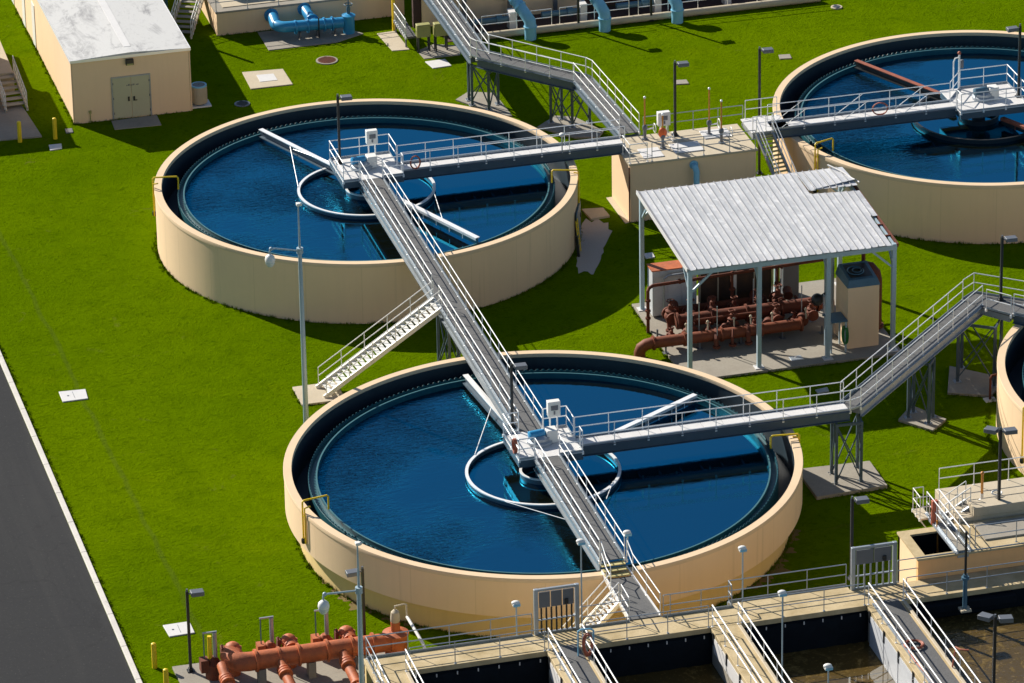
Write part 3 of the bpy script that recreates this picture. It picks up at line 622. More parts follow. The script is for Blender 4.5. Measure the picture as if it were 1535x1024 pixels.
# ================================================================= valve chamber
t = thing('valve_chamber', 'square tan concrete chamber with a railed deck between the two rear tanks', 'chamber', (21.4, 42.8, 0))
m = MB(); m.box(17.1, 25.75, 40.7, 45.1, -.3, 4.05); m.build('wall', 'tan', t, smooth=False)
m = MB(); m.box(17.0, 25.85, 40.6, 45.2, 4.05, 4.2); m.build('deck', 'palecon', t, bevel=.02)
rail([(18.6, 40.7, 4.2), (25.7, 40.7, 4.2)], 'steel', t, 1.9, toe=False)
rail([(19.3, 45.1, 4.2), (26.2, 45.1, 4.2)], 'steel', t, 1.9, toe=False)
rail([(17.1, 42.4, 4.2), (17.1, 40.75, 4.2), (18.3, 40.75, 4.2)], 'rail', t, 1.6, toe=False)
m = MB(); m.box(18.2, 19.6, 41.2, 42.8, 4.2, 4.26); m.box(20.4, 22.4, 41.4, 43.0, 4.2, 4.27); m.box(23, 24.9, 43.2, 44.6, 4.2, 4.27); m.build('hatch_cover', 'plate', t, bevel=.01)
m = MB(); m.tube([(17.0, 40.55, 4.0), (17.0, 40.55, .1)], .05, 8); m.build('drain_pipe', 'rust', t)
m = MB(); m.tube([(21.45, 40.75, 3.6), (21.45, 40.35, 3.55), (21.5, 40.2, 3.3), (21.5, 40.2, 1.2), (21.5, 40.2, 0)], .2, 14); m.lathe([(.3, 0), (.3, .06)], (21.45, 40.62, 3.6), 20, axis=(0, 1, 0)); m.build('outlet_pipe', 'paleblue', t)
slab([(16.7, 45.1), (17.1, 45.1), (17.1, 40.7), (16.7, 40.6)], .05, 'palecon')
def gate_valve(label, x, y, z, hp, stem='stem', disc=False):
    t = thing('valve', label, 'valve', (x, y, z), 'valves with amber rising stems')
    m = MB(); m.lathe([(.2, 0), (.2, .08), (.1, .1), (.1, .7), (.17, .75), (.17, .95), (.1, 1.05)], (x, y, z), 16); m.build('pedestal', 'dkgrey', t)
    m = MB(); m.tube([(x + .1, y - .1, z + .75), (x + .55, y - .15, z + .8)], .05, 8); m.lathe([(.3, 0), (.34, .03), (.3, .06), (.26, .03)], (x + .6, y - .15, z + .8), 20, axis=(1, 0, 0), loop=True); m.build('handwheel', 'rail', t)
    m = MB(); m.tube([(x, y, z + 1.0), (x, y, z + hp)], .055, 8); s = m.build('stem_cover', stem, t)
    m = MB(); m.ball((x, y, z + hp), .09, 10, 6); m.build('cap', 'rail', s)
    if disc:
        m = MB(); m.ball((x, y, z + 1.1), .3, 14, 8, 1, .5, 1.25); m.build('float', 'orange', t)
    return t
gate_valve('valve at the left corner of the valve chamber with a tall amber stem', 19.2, 44.4, 4.2, 3.0)
gate_valve('valve with an orange float on the valve chamber', 19.9, 42.6, 4.2, 2.4, 'stem', True)
gate_valve('tallest amber-stemmed valve at the right of the valve chamber', 23.5, 43.9, 4.2, 3.3)
gate_valve('front right amber-stemmed valve on the valve chamber', 23.85, 42.3, 4.2, 3.0)
# link platform and stairs to the rear right tank
t = thing('landing', 'pale landing between the valve chamber and the rear right tank', 'platform', (27, 43.5, 4.6))
m = MB(); m.box(25.9, 28.6, 42.1, 44.6, DK - .06, DK); m.build('deck', 'plate', t)
m = MB(); m.box(26.0, 28.5, 42.2, 44.5, DK - .55, DK - .065); m.build('frame', 'steel', t)
rail([(26.2, 44.55, DK), (28.4, 44.55, DK)], 'rail', t, 1.4, toe=False)
m = MB(); m.tube([(26.0, 42.2, DK), (26.0, 42.2, DK + 1.07), (26.9, 42.2, DK + 1.07), (26.9, 42.2, DK)], .035, 8); m.build('gate_bar', 'rail', t)
stairs('stairs', 'steep grey stairs with yellowish treads beside the rear right tank', (26.75, 42.05), (27.7, 36.3), 1.15, DK - .1, .05, tread='tread', stringer='steel')

# ================================================================= white roofed building
t = thing('utility_building', 'long tan building with a stained white flat roof and double doors', 'building', (-10.75, 68.5, 0))
X0, X1, Y0, Y1 = -14.84, -6.66, 68.5, 110
m = MB(); m.box(X0, X1, Y0, Y1, -.2, 4.62); m.build('wall', 'tan', t, smooth=False)
m = MB(); xm = (X0 + X1) / 2
sec = [(X0 - .12, 4.74), (xm, 4.92), (X1 + .12, 4.74), (X1 + .12, 4.6), (X0 - .12, 4.6)]
m.add([(x, y, z) for y in (Y0 - .12, Y1) for x, z in sec], [(0, 4, 3, 2, 1), (5, 6, 7, 8, 9)] + [(i, (i + 1) % 5, 5 + (i + 1) % 5, 5 + i) for i in range(5)]); rf = m.build('roof', 'membrane', t, smooth=False)
m = MB(); m.box(X0 - .15, X1 + .15, Y0 - .15, Y0 - .121, 4.56, 4.76); m.box(X0 - .15, X0 - .121, Y0 - .121, Y1, 4.56, 4.76); m.box(X1 + .121, X1 + .15, Y0 - .121, Y1, 4.56, 4.76); m.build('edge_trim', 'rail', rf)
m = MB(); m.box(xm - .25, xm + .25, Y0 + 1, Y1, 4.9, 4.935); m.build('ridge_strip', 'plate', rf)
m = MB(); m.box(-12.18, -12.09, 68.42, 68.5, .06, 3.16); m.box(-9.5, -9.41, 68.42, 68.5, .06, 3.16); m.box(-12.09, -9.5, 68.42, 68.5, 3.07, 3.16); m.build('door_frame', 'steel', t)
for k, (a, b, hx) in enumerate(((-12.08, -10.81, -11.0), (-10.78, -9.51, -10.62))):
    m = MB(); m.box(a, b, 68.45, 68.52, .08, 3.05); dl = m.build('door', 'door', t, bevel=.01)
    m = MB(); m.box(hx - .06, hx + .06, 68.40, 68.447, 1.3, 1.62)
    if k: m.box(hx - .06, hx + .2, 68.38, 68.40, 1.3, 1.36)
    m.build('handle', 'black', dl)
    m = MB(); [m.box(a - .02 if k == 0 else b - .04, a + .04 if k == 0 else b + .02, 68.42, 68.449, z, z + .16) for z in (.4, 1.5, 2.6)]; m.build('hinge', 'dkgrey', dl)
m = MB()
for i, w in enumerate((.10, .12, .07, .12, .10, .05, .14, .06)): m.box(-11.12 + i * .115, -11.12 + i * .115 + w * .7, 68.438, 68.449, 2.42, 2.42 + (.12 if i % 3 else .08))
m.build('door_sign', 'dkgrey', t)
m = MB(); m.box(-11.1, -10.55, 68.22, 68.5, 4.0, 4.42); l = m.build('wall_lamp', 'black', t, bevel=.03)
m = MB(); m.box(-11.05, -10.6, 68.2, 68.219, 4.02, 4.14); m.build('lens', 'olive', l)
m = MB(); m.tube([(-13.75, 68.44, 0), (-13.75, 68.44, .7)], .03, 6); m.box(-13.83, -13.67, 68.38, 68.5, .7, .9); m.build('tap', 'olive', t)
for y in (83.4, 87.6, 92.5): m = MB(); m.box(X0 - .05, X0 + .02, y, y + 1.1, .05, 3.3); m.build('side_door', 'white', t)
for x in (X0 - .09, X1 + .04): m = MB(); m.box(x, x + .09, 68.56, 68.66, 0, 4.56); m.build('downpipe', 'tan', t)
px_slab([(167, 181), (235, 172), (242, 187), (172, 194)], .05, mat='concrete')
t = thing('neighbour_building', 'tan building just beyond the left edge of the photo that shades the lawn', 'building', (-25, 78, 0))
m = MB(); m.box(-33, -20.6, 72.4, 82.5, -.2, 5.6); m.build('wall', 'tan', t, smooth=False)
m = MB(); m.box(-33.3, -20.45, 72.2, 82.7, 5.6, 5.85); m.build('roof', 'membrane', t, smooth=False)
# porch with steps at the left edge
px_slab([(0, 150), (33, 158), (63, 204), (-60, 215), (-60, 150)], .1, mat='concrete')
stairs('stairs', 'pale concrete steps with white railings at the upper left edge', (-18.55, 75.6), (-18.3, 71.9), 1.5, 1.5, .1, tread='palecon', stringer='palecon', railmat='white', spacing=.45)
t = thing('ramp', 'pale concrete ramp behind the steps at the upper left edge', 'ramp', (-18.6, 79, 0))
m = MB(); m.prism([(-19.6, 75.7), (-17.8, 75.7), (-17.6, 84), (-19.6, 84)], -.1, 1.48); m.build('base', 'palecon', t, bevel=.03)
# air conditioner
p = at(299, 155, .12); t = thing('air_conditioner', 'ribbed cream air conditioning unit beside the white-roofed building', 'air conditioner', (p.x, p.y, .1))
m = MB(); m.box(p.x - .75, p.x + .75, p.y - .6, p.y + .6, 0, .12); m.build('slab', 'plate', t, bevel=.02)
m = MB(); m.lathe([(.5, .2), (.54, .24), (.54, 1.42), (.5, 1.5)], (p.x, p.y, 0), 28)
for i in range(28): a = 2 * math.pi * i / 28; m.bar((p.x + .55 * math.cos(a), p.y + .55 * math.sin(a), .26), (p.x + .55 * math.cos(a), p.y + .55 * math.sin(a), 1.4), .035, .035)
m.build('casing', 'palecon', t)
m = MB(); m.lathe([(.44, 1.5), (.44, 1.53), (.05, 1.53), (.05, 1.5)], (p.x, p.y, 0), 24, loop=True); m.build('fan_grille', 'black', t)
m = MB(); m.lathe([(.56, 1.44), (.56, 1.54), (.45, 1.54), (.45, 1.44)], (p.x, p.y, 0), 28, loop=True); m.build('top_rim', 'paleblue', t)

# ================================================================= lawn hatches, manholes, bollards
def hatch(label, pts, inner=None, z=.07, mat='palecon', imat='plate', spot=True):
    q = [at(x, y, z) for x, y in pts]; c = sum(q, Vector()) / len(q); t = thing('hatch', label, 'hatch', (c.x, c.y, 0))
    m = MB(); m.prism([(p.x, p.y) for p in q], -.1, z); m.build('slab', mat, t, bevel=.015)
    if inner:
        m = MB(); m.prism([tuple((c + (p - c) * inner + Vector((0, .1, 0))).xy) for p in q], z, z + .025); m.build('lid', imat, t, bevel=.008)
    elif spot:
        m = MB(); m.box(c.x - .012, c.x + .012, min(p.y for p in q) + .25, max(p.y for p in q) - .25, z, z + .006); m.build('seam', 'dkgrey', t)
        m = MB(); m.lathe([(.07, z), (.07, z + .012)], (c.x - .35, c.y, 0), 12); m.build('lift_ring', 'dkgrey', t)
    return t
hatch('tan slab with a grey metal lid on the lawn behind the rear left tank', [(363, 108), (424, 103), (439, 126), (376, 133)], .42)
hatch('white hatch in the lawn near the road kerb, left of the stairs', [(88, 587), (128, 583), (132, 597), (94, 602)], mat='plate')
hatch('white hatch in the lawn beside the lower left lamp post', [(244, 937), (284, 931), (292, 948), (254, 954)], mat='plate')
hatch('small pale box lid by the yellow bollards', [(73, 217), (92, 215), (93, 222), (75, 225)], mat='plate', spot=False)
hatch('small dark box lid at the corner of the white-roofed building', [(97, 193), (108, 192), (110, 198), (99, 199)], mat='dkgrey', spot=False)
hatch('small weathered lid in the lawn behind a lamp post', [(1010, 120), (1029, 119), (1033, 125), (1014, 126)], mat='concrete', spot=False)
hatch('small weathered lid in the lawn beside the rear right tank', [(1167, 82), (1184, 81), (1187, 87), (1169, 88)], mat='concrete', spot=False)
def manhole(label, x, y, r, mat, z=.06, rim='concrete'):
    p = at(x, y, z); t = thing('manhole', label, 'manhole', (p.x, p.y, 0))
    m = MB(); m.lathe([(r, -.1), (r, z), (r - .12, z + .01), (r - .12, -.1)], (p.x, p.y, 0), 36, loop=True); m.build('collar', rim, t)
    m = MB(); m.lathe([(0, z + .02), (r - .14, z + .02), (r - .13, z - .05)], (p.x, p.y, 0), 36)
    for k in range(-4, 5): w = math.sqrt(max(.01, (r - .2) ** 2 - (k * r / 5.2) ** 2)); m.box(p.x - w, p.x + w, p.y + k * r / 5.2 - .02, p.y + k * r / 5.2 + .02, z + .015, z + .04)
    m.build('cover', mat, t)
manhole('round rusty brown manhole cover on the lawn', 490, 90, .78, 'rust')
manhole('round dark manhole cover in the shade of the white-roofed building', 363, 155, .55, 'black', rim='dkgrey')
manhole('small pale manhole at the top right of the lawn', 1254, 10, .42, 'dkgrey', rim='palecon')
def bollard(label, x, y, h=1.55, z=0):
    p = at(x, y, 0); t = thing('bollard', label, 'bollard', (p.x, p.y, 0), 'yellow bollards')
    m = MB(); m.lathe([(.15, -.1), (.15, h - .12), (.13, h - .04), (.07, h), (0, h + .01)], (p.x, p.y, 0), 16); m.build('post', 'yellow', t)
    return t
bollard('left yellow bollard near the steps at the upper left edge', 30, 213)
bollard('yellow bollard close to the corner of the white-roofed building', 83, 208)
bollard('yellow bollard on the grass beside the lower left lamp post', 232, 1001)
bollard('yellow bollard at the bottom edge beside the red pipework slab', 250, 1040)

# ================================================================= blue pipework against the low tank
t = thing('low_tank', 'low tan rectangular tank with a railed top at the top edge', 'tank', (6, 84, 0))
m = MB(); m.box(-1.9, 12.0, 81.95, 95, -.2, 1.7); m.build('wall', 'tan', t, smooth=False)
m = MB(); m.box(-1.98, 12.05, 81.88, 95, 1.7, 1.85); m.build('coping', 'concrete', t, bevel=.02)
m = MB(); m.box(-1.3, 11.4, 82.6, 94, 1.85, 1.9); m.build('top', 'palecon', t)
rail([(-1.9, 82.0, 1.85), (11.9, 82.0, 1.85)], 'steel', t, 2.3, toe=False)
def ppipe(t, name, pts, r, mat, fl=(), flr=1.3, n=16):
    m = MB(); m.tube(pts, r, n)
    for p, d in fl: m.lathe([(r * flr, -.05), (r * flr, .05)], p, 20, axis=d)
    return m.build(name, mat, t)
t = thing('header_pipe', 'fat pale blue pipe lying along the top of the low tan tank', 'pipe', (4, 84.6, 1.9))
ppipe(t, 'pipe', [(-.5, 84.6, 2.6), (12, 84.6, 2.6)], .5, 'paleblue', [((k, 84.6, 2.6), (1, 0, 0)) for k in (1.5, 3.2, 6, 9)], 1.18)
for k in (.3, 4.5, 8): m = MB(); m.box(k - .15, k + .15, 84.2, 85.0, 1.9, 2.2); m.build('saddle', 'concrete', t)
px_slab([(386, 48), (500, 36), (545, 50), (505, 63), (403, 75)], .06, mat='concrete')
def arc(c, r, a0, a1, u, v, n=6): c = Vector(c); u = Vector(u); v = Vector(v); return [c + u * r * math.cos(a0 + (a1 - a0) * i / n) + v * r * math.sin(a0 + (a1 - a0) * i / n) for i in range(n + 1)]
t = thing('pipe_manifold', 'bright blue pipework with two elbows and a valve against the low tank', 'pipes', (4.5, 79.8, 0))
r = .4
ppipe(t, 'pipe', [(2.1, 81.95, 1.15), (2.1, 81.0, 1.15)] + arc((2.9, 80.6, .95), .8, math.pi, 1.5 * math.pi, (1, 0, 0), (0, 1, 0)) + [(6.9, 79.7, .85)], r, 'blue', [((2.1, 81.9, 1.15), (0, 1, 0)), ((3.4, 79.75, .87), (1, 0, 0)), ((4.3, 79.75, .87), (1, 0, 0)), ((5.5, 79.72, .86), (1, 0, 0)), ((6.1, 79.7, .86), (1, 0, 0))])
ppipe(t, 'branch_pipe', [(4.55, 81.95, 1.35), (4.6, 81.1, 1.3), (4.75, 80.4, 1.05), (4.9, 79.8, .88)], .38, 'blue', [((4.55, 81.9, 1.35), (0, 1, 0)), ((4.75, 80.4, 1.05), (.1, -1, -.3))])
m = MB(); m.lathe([(.42, 0), (.42, 1.3), (.5, 1.32), (.5, 1.42), (.2, 1.55)], (7.3, 79.6, 0), 20); m.build('riser', 'blue', t)
m = MB(); m.lathe([(.12, 1.5), (.16, 1.9), (.1, 2.1), (.05, 2.1), (.05, 2.6)], (7.3, 79.6, 0), 12); m.lathe([(.3, 2.2), (.33, 2.24), (.3, 2.28), (.27, 2.24)], (7.3, 79.6, 0), 18, loop=True); m.build('valve', 'bluegrey', t)
for k in (3.7, 5.0, 6.3): m = MB(); m.box(k - .06, k + .06, 79.55, 79.85, .06, .5); m.build('stand', 'dkgrey', t)
m = MB(); m.tube([(5.0, 79.2, .06), (5.0, 79.2, 1.6)], .05, 8); m.build('sign_post', 'black', t)
# stairs behind the building
stairs('stairs', 'white stairs between the white-roofed building and the low tank', (-2.0, 87.6), (-4.6, 82.2), 1.6, 2.4, .05, tread='concrete', stringer='palecon', railmat='white', spacing=.6)
m = MB(); m.box(-5.35, -5.15, 83.4, 83.6, 0, 5.5); tag(m.build('post', 'teal'), 'teal steel column at the right of the white roof', 'column')

# ================================================================= electrical rack below the rear walkway
px_slab([(565, 50), (592, 46), (614, 74), (588, 76)], .05, mat='palecon'); px_slab([(625, 76), (650, 66), (690, 68), (690, 82), (636, 88)], .05, mat='concrete'); px_slab([(637, 92), (667, 88), (677, 98), (649, 102)], .06, mat='plate')
for i, (x, y, lb) in enumerate(((635, 76, 'left olive cabinet on black legs under the rear walkway'), (661, 74, 'right olive cabinet on black legs under the rear walkway'))):
    p = at(x, y, .05); t = thing('electrical_cabinet', lb, 'cabinet', (p.x, p.y, 0), 'olive cabinets on legs')
    for a in (-.4, .4):
        for b in (-.2, .2): m = MB(); m.box(p.x + a - .05, p.x + a + .05, p.y + b - .05, p.y + b + .05, 0, 1.15); m.build('leg', 'black', t)
    m = MB(); m.box(p.x - .5, p.x + .5, p.y - .26, p.y + .26, 1.15, 2.1); bx = m.build('box', 'olive', t, bevel=.03)
    m = MB(); m.box(p.x - .45, p.x + .45, p.y - .29, p.y - .262, 1.2, 2.05); m.build('door', 'olive', bx)
t = thing('equipment_frame', 'yellow and galvanised steel frame with ladder rails under the rear walkway', 'frame', (10.6, 77, 0))
m = MB(); m.box(10.4, 10.6, 79.0, 79.2, 0, 3.2); m.build('column', 'yellow', t)
m = MB(); m.box(10.4, 13.9, 79.0, 79.2, 3.0, 3.2); m.build('beam', 'yellow', t)
for x in (10.5,): rail([(x, 78.8, .9), (x, 75.4, .9)], 'rail', t, .45)
m = MB(); m.box(10.45, 11.3, 75.5, 78.8, .7, .85); m.build('platform', 'grating', t)
for y in (75.6, 78.6): m = MB(); m.box(10.5, 10.6, y, y + .1, 0, .7); m.build('leg', 'dkgrey', t)

# ================================================================= pipe gallery at the top edge
t = thing('pipe_gallery', 'dark open-fronted pipe gallery with a tan upper wall at the top edge', 'building', (27, 79, 0))
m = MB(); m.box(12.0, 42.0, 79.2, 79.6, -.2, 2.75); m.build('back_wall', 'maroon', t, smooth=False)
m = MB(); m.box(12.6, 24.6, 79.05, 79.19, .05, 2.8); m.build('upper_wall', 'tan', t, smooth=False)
m = MB(); m.box(13.6, 42, 75.75, 79.04, -.1, .04); m.build('floor', 'maroon', t)  # shade in front of the wall put into the dark floor colour
for k in range(8):
    x = 15.5 + k * 3.4; m = MB(); m.box(x, x + .28, 78.4, 78.7, .04, 2.6); m.build('column', 'dkgrey', t)
for x in (17.3, 22.6, 28.2, 33.5):
    m = MB(); m.tube([(x - 1.6, 77.0, .8), (x + 1.2, 77.0, .8)], .22, 12); m.lathe([(.34, -.2), (.34, .2)], (x + .5, 77.0, .8), 18, axis=(1, 0, 0)); m.build('pump', 'bluegrey', t)
    m = MB(); m.box(x + 1.2, x + 1.7, 76.6, 77.4, .04, 1.4); m.build('pump_box', 'plate', t)
m = MB(); m.tube([(14.2, 75.45, .28), (41.6, 75.45, .28)], .27, 14); tag(m.build('kerb_beam', 'palecon'), 'long round tan beam along the foot of the pipe gallery', 'beam')
for a, b, lb in ((16.2, 21.4, 'left'), (22.0, 27.2, 'middle'), (27.9, 41.4, 'long right-hand')):
    rail([(a, 75.75, .35), (b, 75.75, .35)], 'rail', None, 2.2, toe=False, label=lb + ' aluminium railing in front of the dark pipe gallery', group='railings of the pipe gallery')
for x, dx, lb in ((19.5, -1.15, 'left'), (25.05, -1.0, 'middle'), (30.5, -.9, 'right')):
    t = thing('discharge_pipe', lb + ' of three fat pale blue pipes bending down in front of the gallery', 'pipe', (x, 74.5, 0), 'pale blue discharge pipes')
    ppipe(t, 'pipe', [(x + dx * 1.5, 78.2, 4.1), (x + dx * 1.25, 77.6, 3.6), (x + dx * .62, 76.1, 2.55), (x + dx * .2, 75.05, 1.75), (x, 74.7, 1.35), (x, 74.6, .95), (x, 74.6, 0)], .42, 'paleblue',
          [((x + dx * .62, 76.1, 2.55), (-dx, -1.55, -1.1)), ((x + dx * .4, 75.58, 2.15), (-dx, -1.55, -1.1)), ((x, 74.6, .95), (0, 0, 1))], 1.16, 20)
# ================================================================= open pump shed
slab([(13.45, 15.9), (27.5, 15.9), (27.6, 27.9), (13.45, 27.9)], .15, 'concrete', bevel=.02)
t = thing('pump_shed', 'open shed with a torn corrugated white roof over rusty pumps', 'shed', (20.4, 22, .15))
zr = lambda y: 7.42 + (y - 16.2) * .066
PX_ = (13.85, 18.3, 22.75, 27.0)
for y in (16.45, 26.9):
    for x in PX_:
        m = MB(); m.box(x - .13, x + .13, y - .13, y + .13, .15, zr(y) - .06); p = m.build('column', 'post', t, bevel=.01)
        m = MB(); m.box(x - .3, x + .3, y - .3, y + .3, .15, .2); m.build('foot_plate', 'plate', p)
        m = MB(); s = 1 if x < 20 else -1; z = zr(y) - .4; sy = 1 if y < 20 else -1
        if x in (PX_[0], PX_[3]): m.bar((x + s * .12, y, z - 1.2), (x + s * 1.45, y, z), .12, .12)
        m.bar((x, y + sy * .12, z - 1.2), (x, y + sy * 1.3, z), .12, .12); m.build('knee_brace', 'post', p)
m = MB(); m.box(13.7, 27.15, 16.31, 16.59, 7.0, 7.3); m.build('eave_beam', 'post', t)
m = MB(); m.box(13.7, 27.15, 26.77, 27.03, 7.72, 8.02); m.build('eave_beam', 'post', t)
for x in PX_: m = MB(); m.bar((x, 16.6, 7.2), (x, 26.75, 7.87), .14, .3); m.build('rafter', 'post', t)
for i in range(7): y = 17.6 + i * 1.5; m = MB(); m.box(13.6, 27.2, y - .05, y + .05, zr(y) - .2, zr(y) - .03); m.build('purlin', 'rust', t)
m = MB(); W = .45; nx = 31; x0 = 13.7; rnd = random.Random(3)
def strip(x, ya, yb, za=0, zb=0, bend=0, tilt=0):
    n = 6; vs = []
    for k in range(n + 1):
        f = k / n; y = ya + (yb - ya) * f; z = zr(y) + za + (zb - za) * f + bend * math.sin(math.pi * f)
        for dx, dz in ((0, 0), (.02, .075), (.05, .075), (.075, 0), (W - .004, 0)): vs.append((x + dx, y, z + dz + tilt * (x + dx - 24)))
    fs = []
    for k in range(n):
        for j in range(4): a = k * 5 + j; fs.append((a, a + 1, a + 6, a + 5))
    m.add(vs, fs)
for i in range(nx - 1):
    x = x0 + i * W; j = rnd.uniform(-.03, .03)
    if x < 23.7: strip(x, 16.15 + j * 1.5, 27.2 + j, rnd.uniform(0, .015), rnd.uniform(0, .015))
    else:
        strip(x, 16.15 + j * 1.5 if x < 26.7 else 20.2, 24.1 - (x - 23.7) * .1)
        strip(x, 24.3 + rnd.uniform(-.06, .12) - (x - 23.7) * .05, 27.2, .10 + (x - 23.7) * .035, 0, .02 + rnd.uniform(0, .03))
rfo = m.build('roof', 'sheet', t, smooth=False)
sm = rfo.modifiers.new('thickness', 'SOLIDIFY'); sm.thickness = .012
m = MB(); m.bar((13.62, 16.2, 7.4), (13.62, 27.2, 8.12), .06, .26); m.build('barge_board', 'plate', t)
m = MB(); m.bar((27.2, 16.3, 7.3), (27.2, 26.7, 7.98), .1, .24); m.build('edge_beam', 'rust', t)
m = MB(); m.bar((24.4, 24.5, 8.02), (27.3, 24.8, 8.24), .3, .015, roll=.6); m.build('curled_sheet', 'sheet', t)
m = MB(); m.tube([(26.3, 27.4, 8.3), (26.8, 26.4, 8.25), (27.2, 25.2, 8.15), (27.4, 24.4, 8.2)], .06, 6); m.build('bent_flashing', 'plate', t)

# pump manifold
def flange(m, c, ax, r, n=20): m.lathe([(r, -.06), (r, .06)], c, n, axis=ax)
t = thing('pump_manifold', 'rusty brown pump pipework under the shed roof', 'pipes', (18, 20.6, .15))
m = MB(); m.tube([(11.75, 20.3, -.2), (11.75, 20.3, .35), (11.85, 20.28, .65), (12.15, 20.2, .88), (12.5, 20.15, .95), (22.3, 20.15, .95)], .36, 18)
for x in (12.6, 14.6, 17.0, 19.6, 22.2): flange(m, (x, 20.15, .95), (1, 0, 0), .47)
m.build('header_pipe', 'rustpipe', t)
m = MB(); m.tube([(14.6, 22.0, 1.35), (24.6, 22.0, 1.35), (24.9, 22.0, 1.35)], .42, 18)
for x in (14.7, 16.9, 19.2, 21.5, 23.9): flange(m, (x, 22.0, 1.35), (1, 0, 0), .54)
m.build('header_pipe', 'rust', t)
m = MB(); m.tube([(15.2, 24.2, 1.0), (21.2, 24.2, 1.0)], .3, 14); [flange(m, (x, 24.2, 1.0), (1, 0, 0), .4) for x in (15.3, 17.8, 21.0)]; m.build('header_pipe', 'rust', t)
rnd = random.Random(11)
def valve_body(x, y, z, s=1.0):
    m = MB(); m.ball((x, y, z), .42 * s, 14, 8, 1, 1.15, .9); flange(m, (x, y - .5 * s, z), (0, 1, 0), .45 * s); flange(m, (x, y + .5 * s, z), (0, 1, 0), .45 * s)
    m.lathe([(.3 * s, .2 * s), (.36 * s, .42 * s), (.2 * s, .52 * s), (.16 * s, .8 * s), (.07 * s, .85 * s), (.07 * s, 1.1 * s)], (x, y, z), 14); v = m.build('valve', 'rust', t)
    m = MB(); m.lathe([(.26 * s, 0), (.3 * s, .035), (.26 * s, .07), (.22 * s, .035)], (x, y, z + 1.05 * s), 18, loop=True); m.bar((x - .26 * s, y, z + 1.08 * s), (x + .26 * s, y, z + 1.08 * s), .03, .03); m.build('handwheel', 'rust', v)
for x in (15.3, 18.0, 20.9, 23.2): valve_body(x, 21.1, 1.15, .8)
for x in (14.6, 15.9, 17.3, 18.8, 20.3, 21.6): valve_body(x, 23.1 + rnd.uniform(-.15, .15), 1.2 + rnd.uniform(-.2, .2), rnd.uniform(.75, 1.0))
for x in (14.0, 16.4, 19.4, 22.0): valve_body(x, 20.9, .8, .6)
for x in (14.9, 17.4, 20.2, 22.4):
    m = MB(); m.lathe([(.22, -.1), (.42, -.02), (.42, .08), (.3, .12), (.3, .5)], (x, 20.5, 1.0), 18, axis=(.3, 1, .1)); pm = m.build('pump', 'rust', t); m = MB(); m.lathe([(.3, 0), (.3, .8), (.22, .9)], (x + .2, 23.9, 1.2), 16, axis=(.2, 1, .1)); m.build('pump_motor', 'rust', t); m = MB(); m.ball((x + .35, 22.9, .7), .35, 12, 8); m.build('volute', 'rust', t)
for x in (13.4, 15.6, 18.3, 21.0, 23.6):
    for y, zt in ((20.15, .62), (22.0, .95)): m = MB(); m.box(x - .05, x + .05, y - .05, y + .05, .15, zt); m.box(x - .18, x + .18, y - .18, y + .18, .15, .18); m.build('pipe_stand', 'dkgrey', t)
for i in range(9):
    x = 14.4 + i * 1.05; y = rnd.choice((19.5, 20.8, 22.7)); m = MB(); m.tube([(x, y, .3), (x, y + .1, .9), (x + .15, y + .5, 1.2), (x + .2, y + 1.0, 1.2)], rnd.uniform(.09, .16), 8); flange(m, (x, y, .45), (0, 0, 1), .24); m.build('elbow_pipe', 'rust', t)
for x in (14.8, 16.2, 17.9, 19.0, 20.4, 22.6): m = MB(); m.tube([(x, 20.3, 1.2), (x, 20.4, 1.75)], .05, 8); m.ball((x, 20.4, 1.8), .1, 10, 6); m.build('gauge', 'palecon', t)
m = MB(); m.tube([(15.0, 21.0, 1.75), (19.5, 21.0, 1.75), (19.6, 21.0, 1.2)], .07, 8); m.build('small_pipe', 'rust', t)
t = thing('overhead_pipe', 'thin rusty pipe running across the shed above the pumps', 'pipe', (19, 24, 3))
m = MB(); m.tube([(13.3, 23.7, 0), (13.3, 23.7, 2.85), (13.4, 23.8, 3.0), (13.7, 24.0, 3.05), (25.6, 24.6, 3.1)], .11, 10)
for z in (1.0, 1.5, 2.2): flange(m, (13.3, 23.7, z), (0, 0, 1), .17)
for x in (15.5, 19, 22.3): flange(m, (x, 24.05 + (x - 13.7) * .045, 3.06), (1, 0, 0), .17)
m.build('pipe', 'rust', t)
for x in (19.0, 22.0): m = MB(); m.tube([(x, 24.3, 3.05), (x, 24.3, 1.0)], .1, 10); flange(m, (x, 24.3, 2.0), (0, 0, 1), .2); m.build('drop_pipe', 'rust', t)
for x, y in ((15.7, 20.6), (16.6, 19.7), (20.0, 23.0), (22.6, 21.2)): m = MB(); m.tube([(x, y, .15), (x, y, 3.1)], .035, 6); m.build('conduit', 'steel', t)
# cabinets under the roof
t = thing('electrical_cabinet', 'tall white cabinet with a rusty top at the left of the shed', 'cabinet', (15.4, 26, .15))
m = MB(); m.box(14.1, 17.0, 25.4, 26.5, .25, 3.35); m.build('body', 'cabinet', t, bevel=.02)
m = MB(); m.box(14.05, 17.05, 25.35, 26.55, 3.35, 3.42); m.build('top', 'redpipe', t)
for k in range(3): m = MB(); m.box(14.15 + k * .95, 15.05 + k * .95, 25.375, 25.397, .35, 3.25); m.build('door', 'cabinet', t, bevel=.01)
m = MB(); m.tube([(14.75, 25.0, .15), (14.75, 25.0, 2.95), (15.0, 25.0, 3.15), (16.8, 25.1, 3.15)], .06, 8); m.build('conduit', 'steel', t)
t = thing('switch_rack', 'dark brown panelled rack behind the pumps', 'rack', (19.6, 25.8, .15))
for k in range(4): x = 17.3 + k * 1.2; m = MB(); m.box(x, x + 1.12, 25.6, 26.1, .3, 3.5); m.build('panel', 'brownpanel', t, bevel=.02)
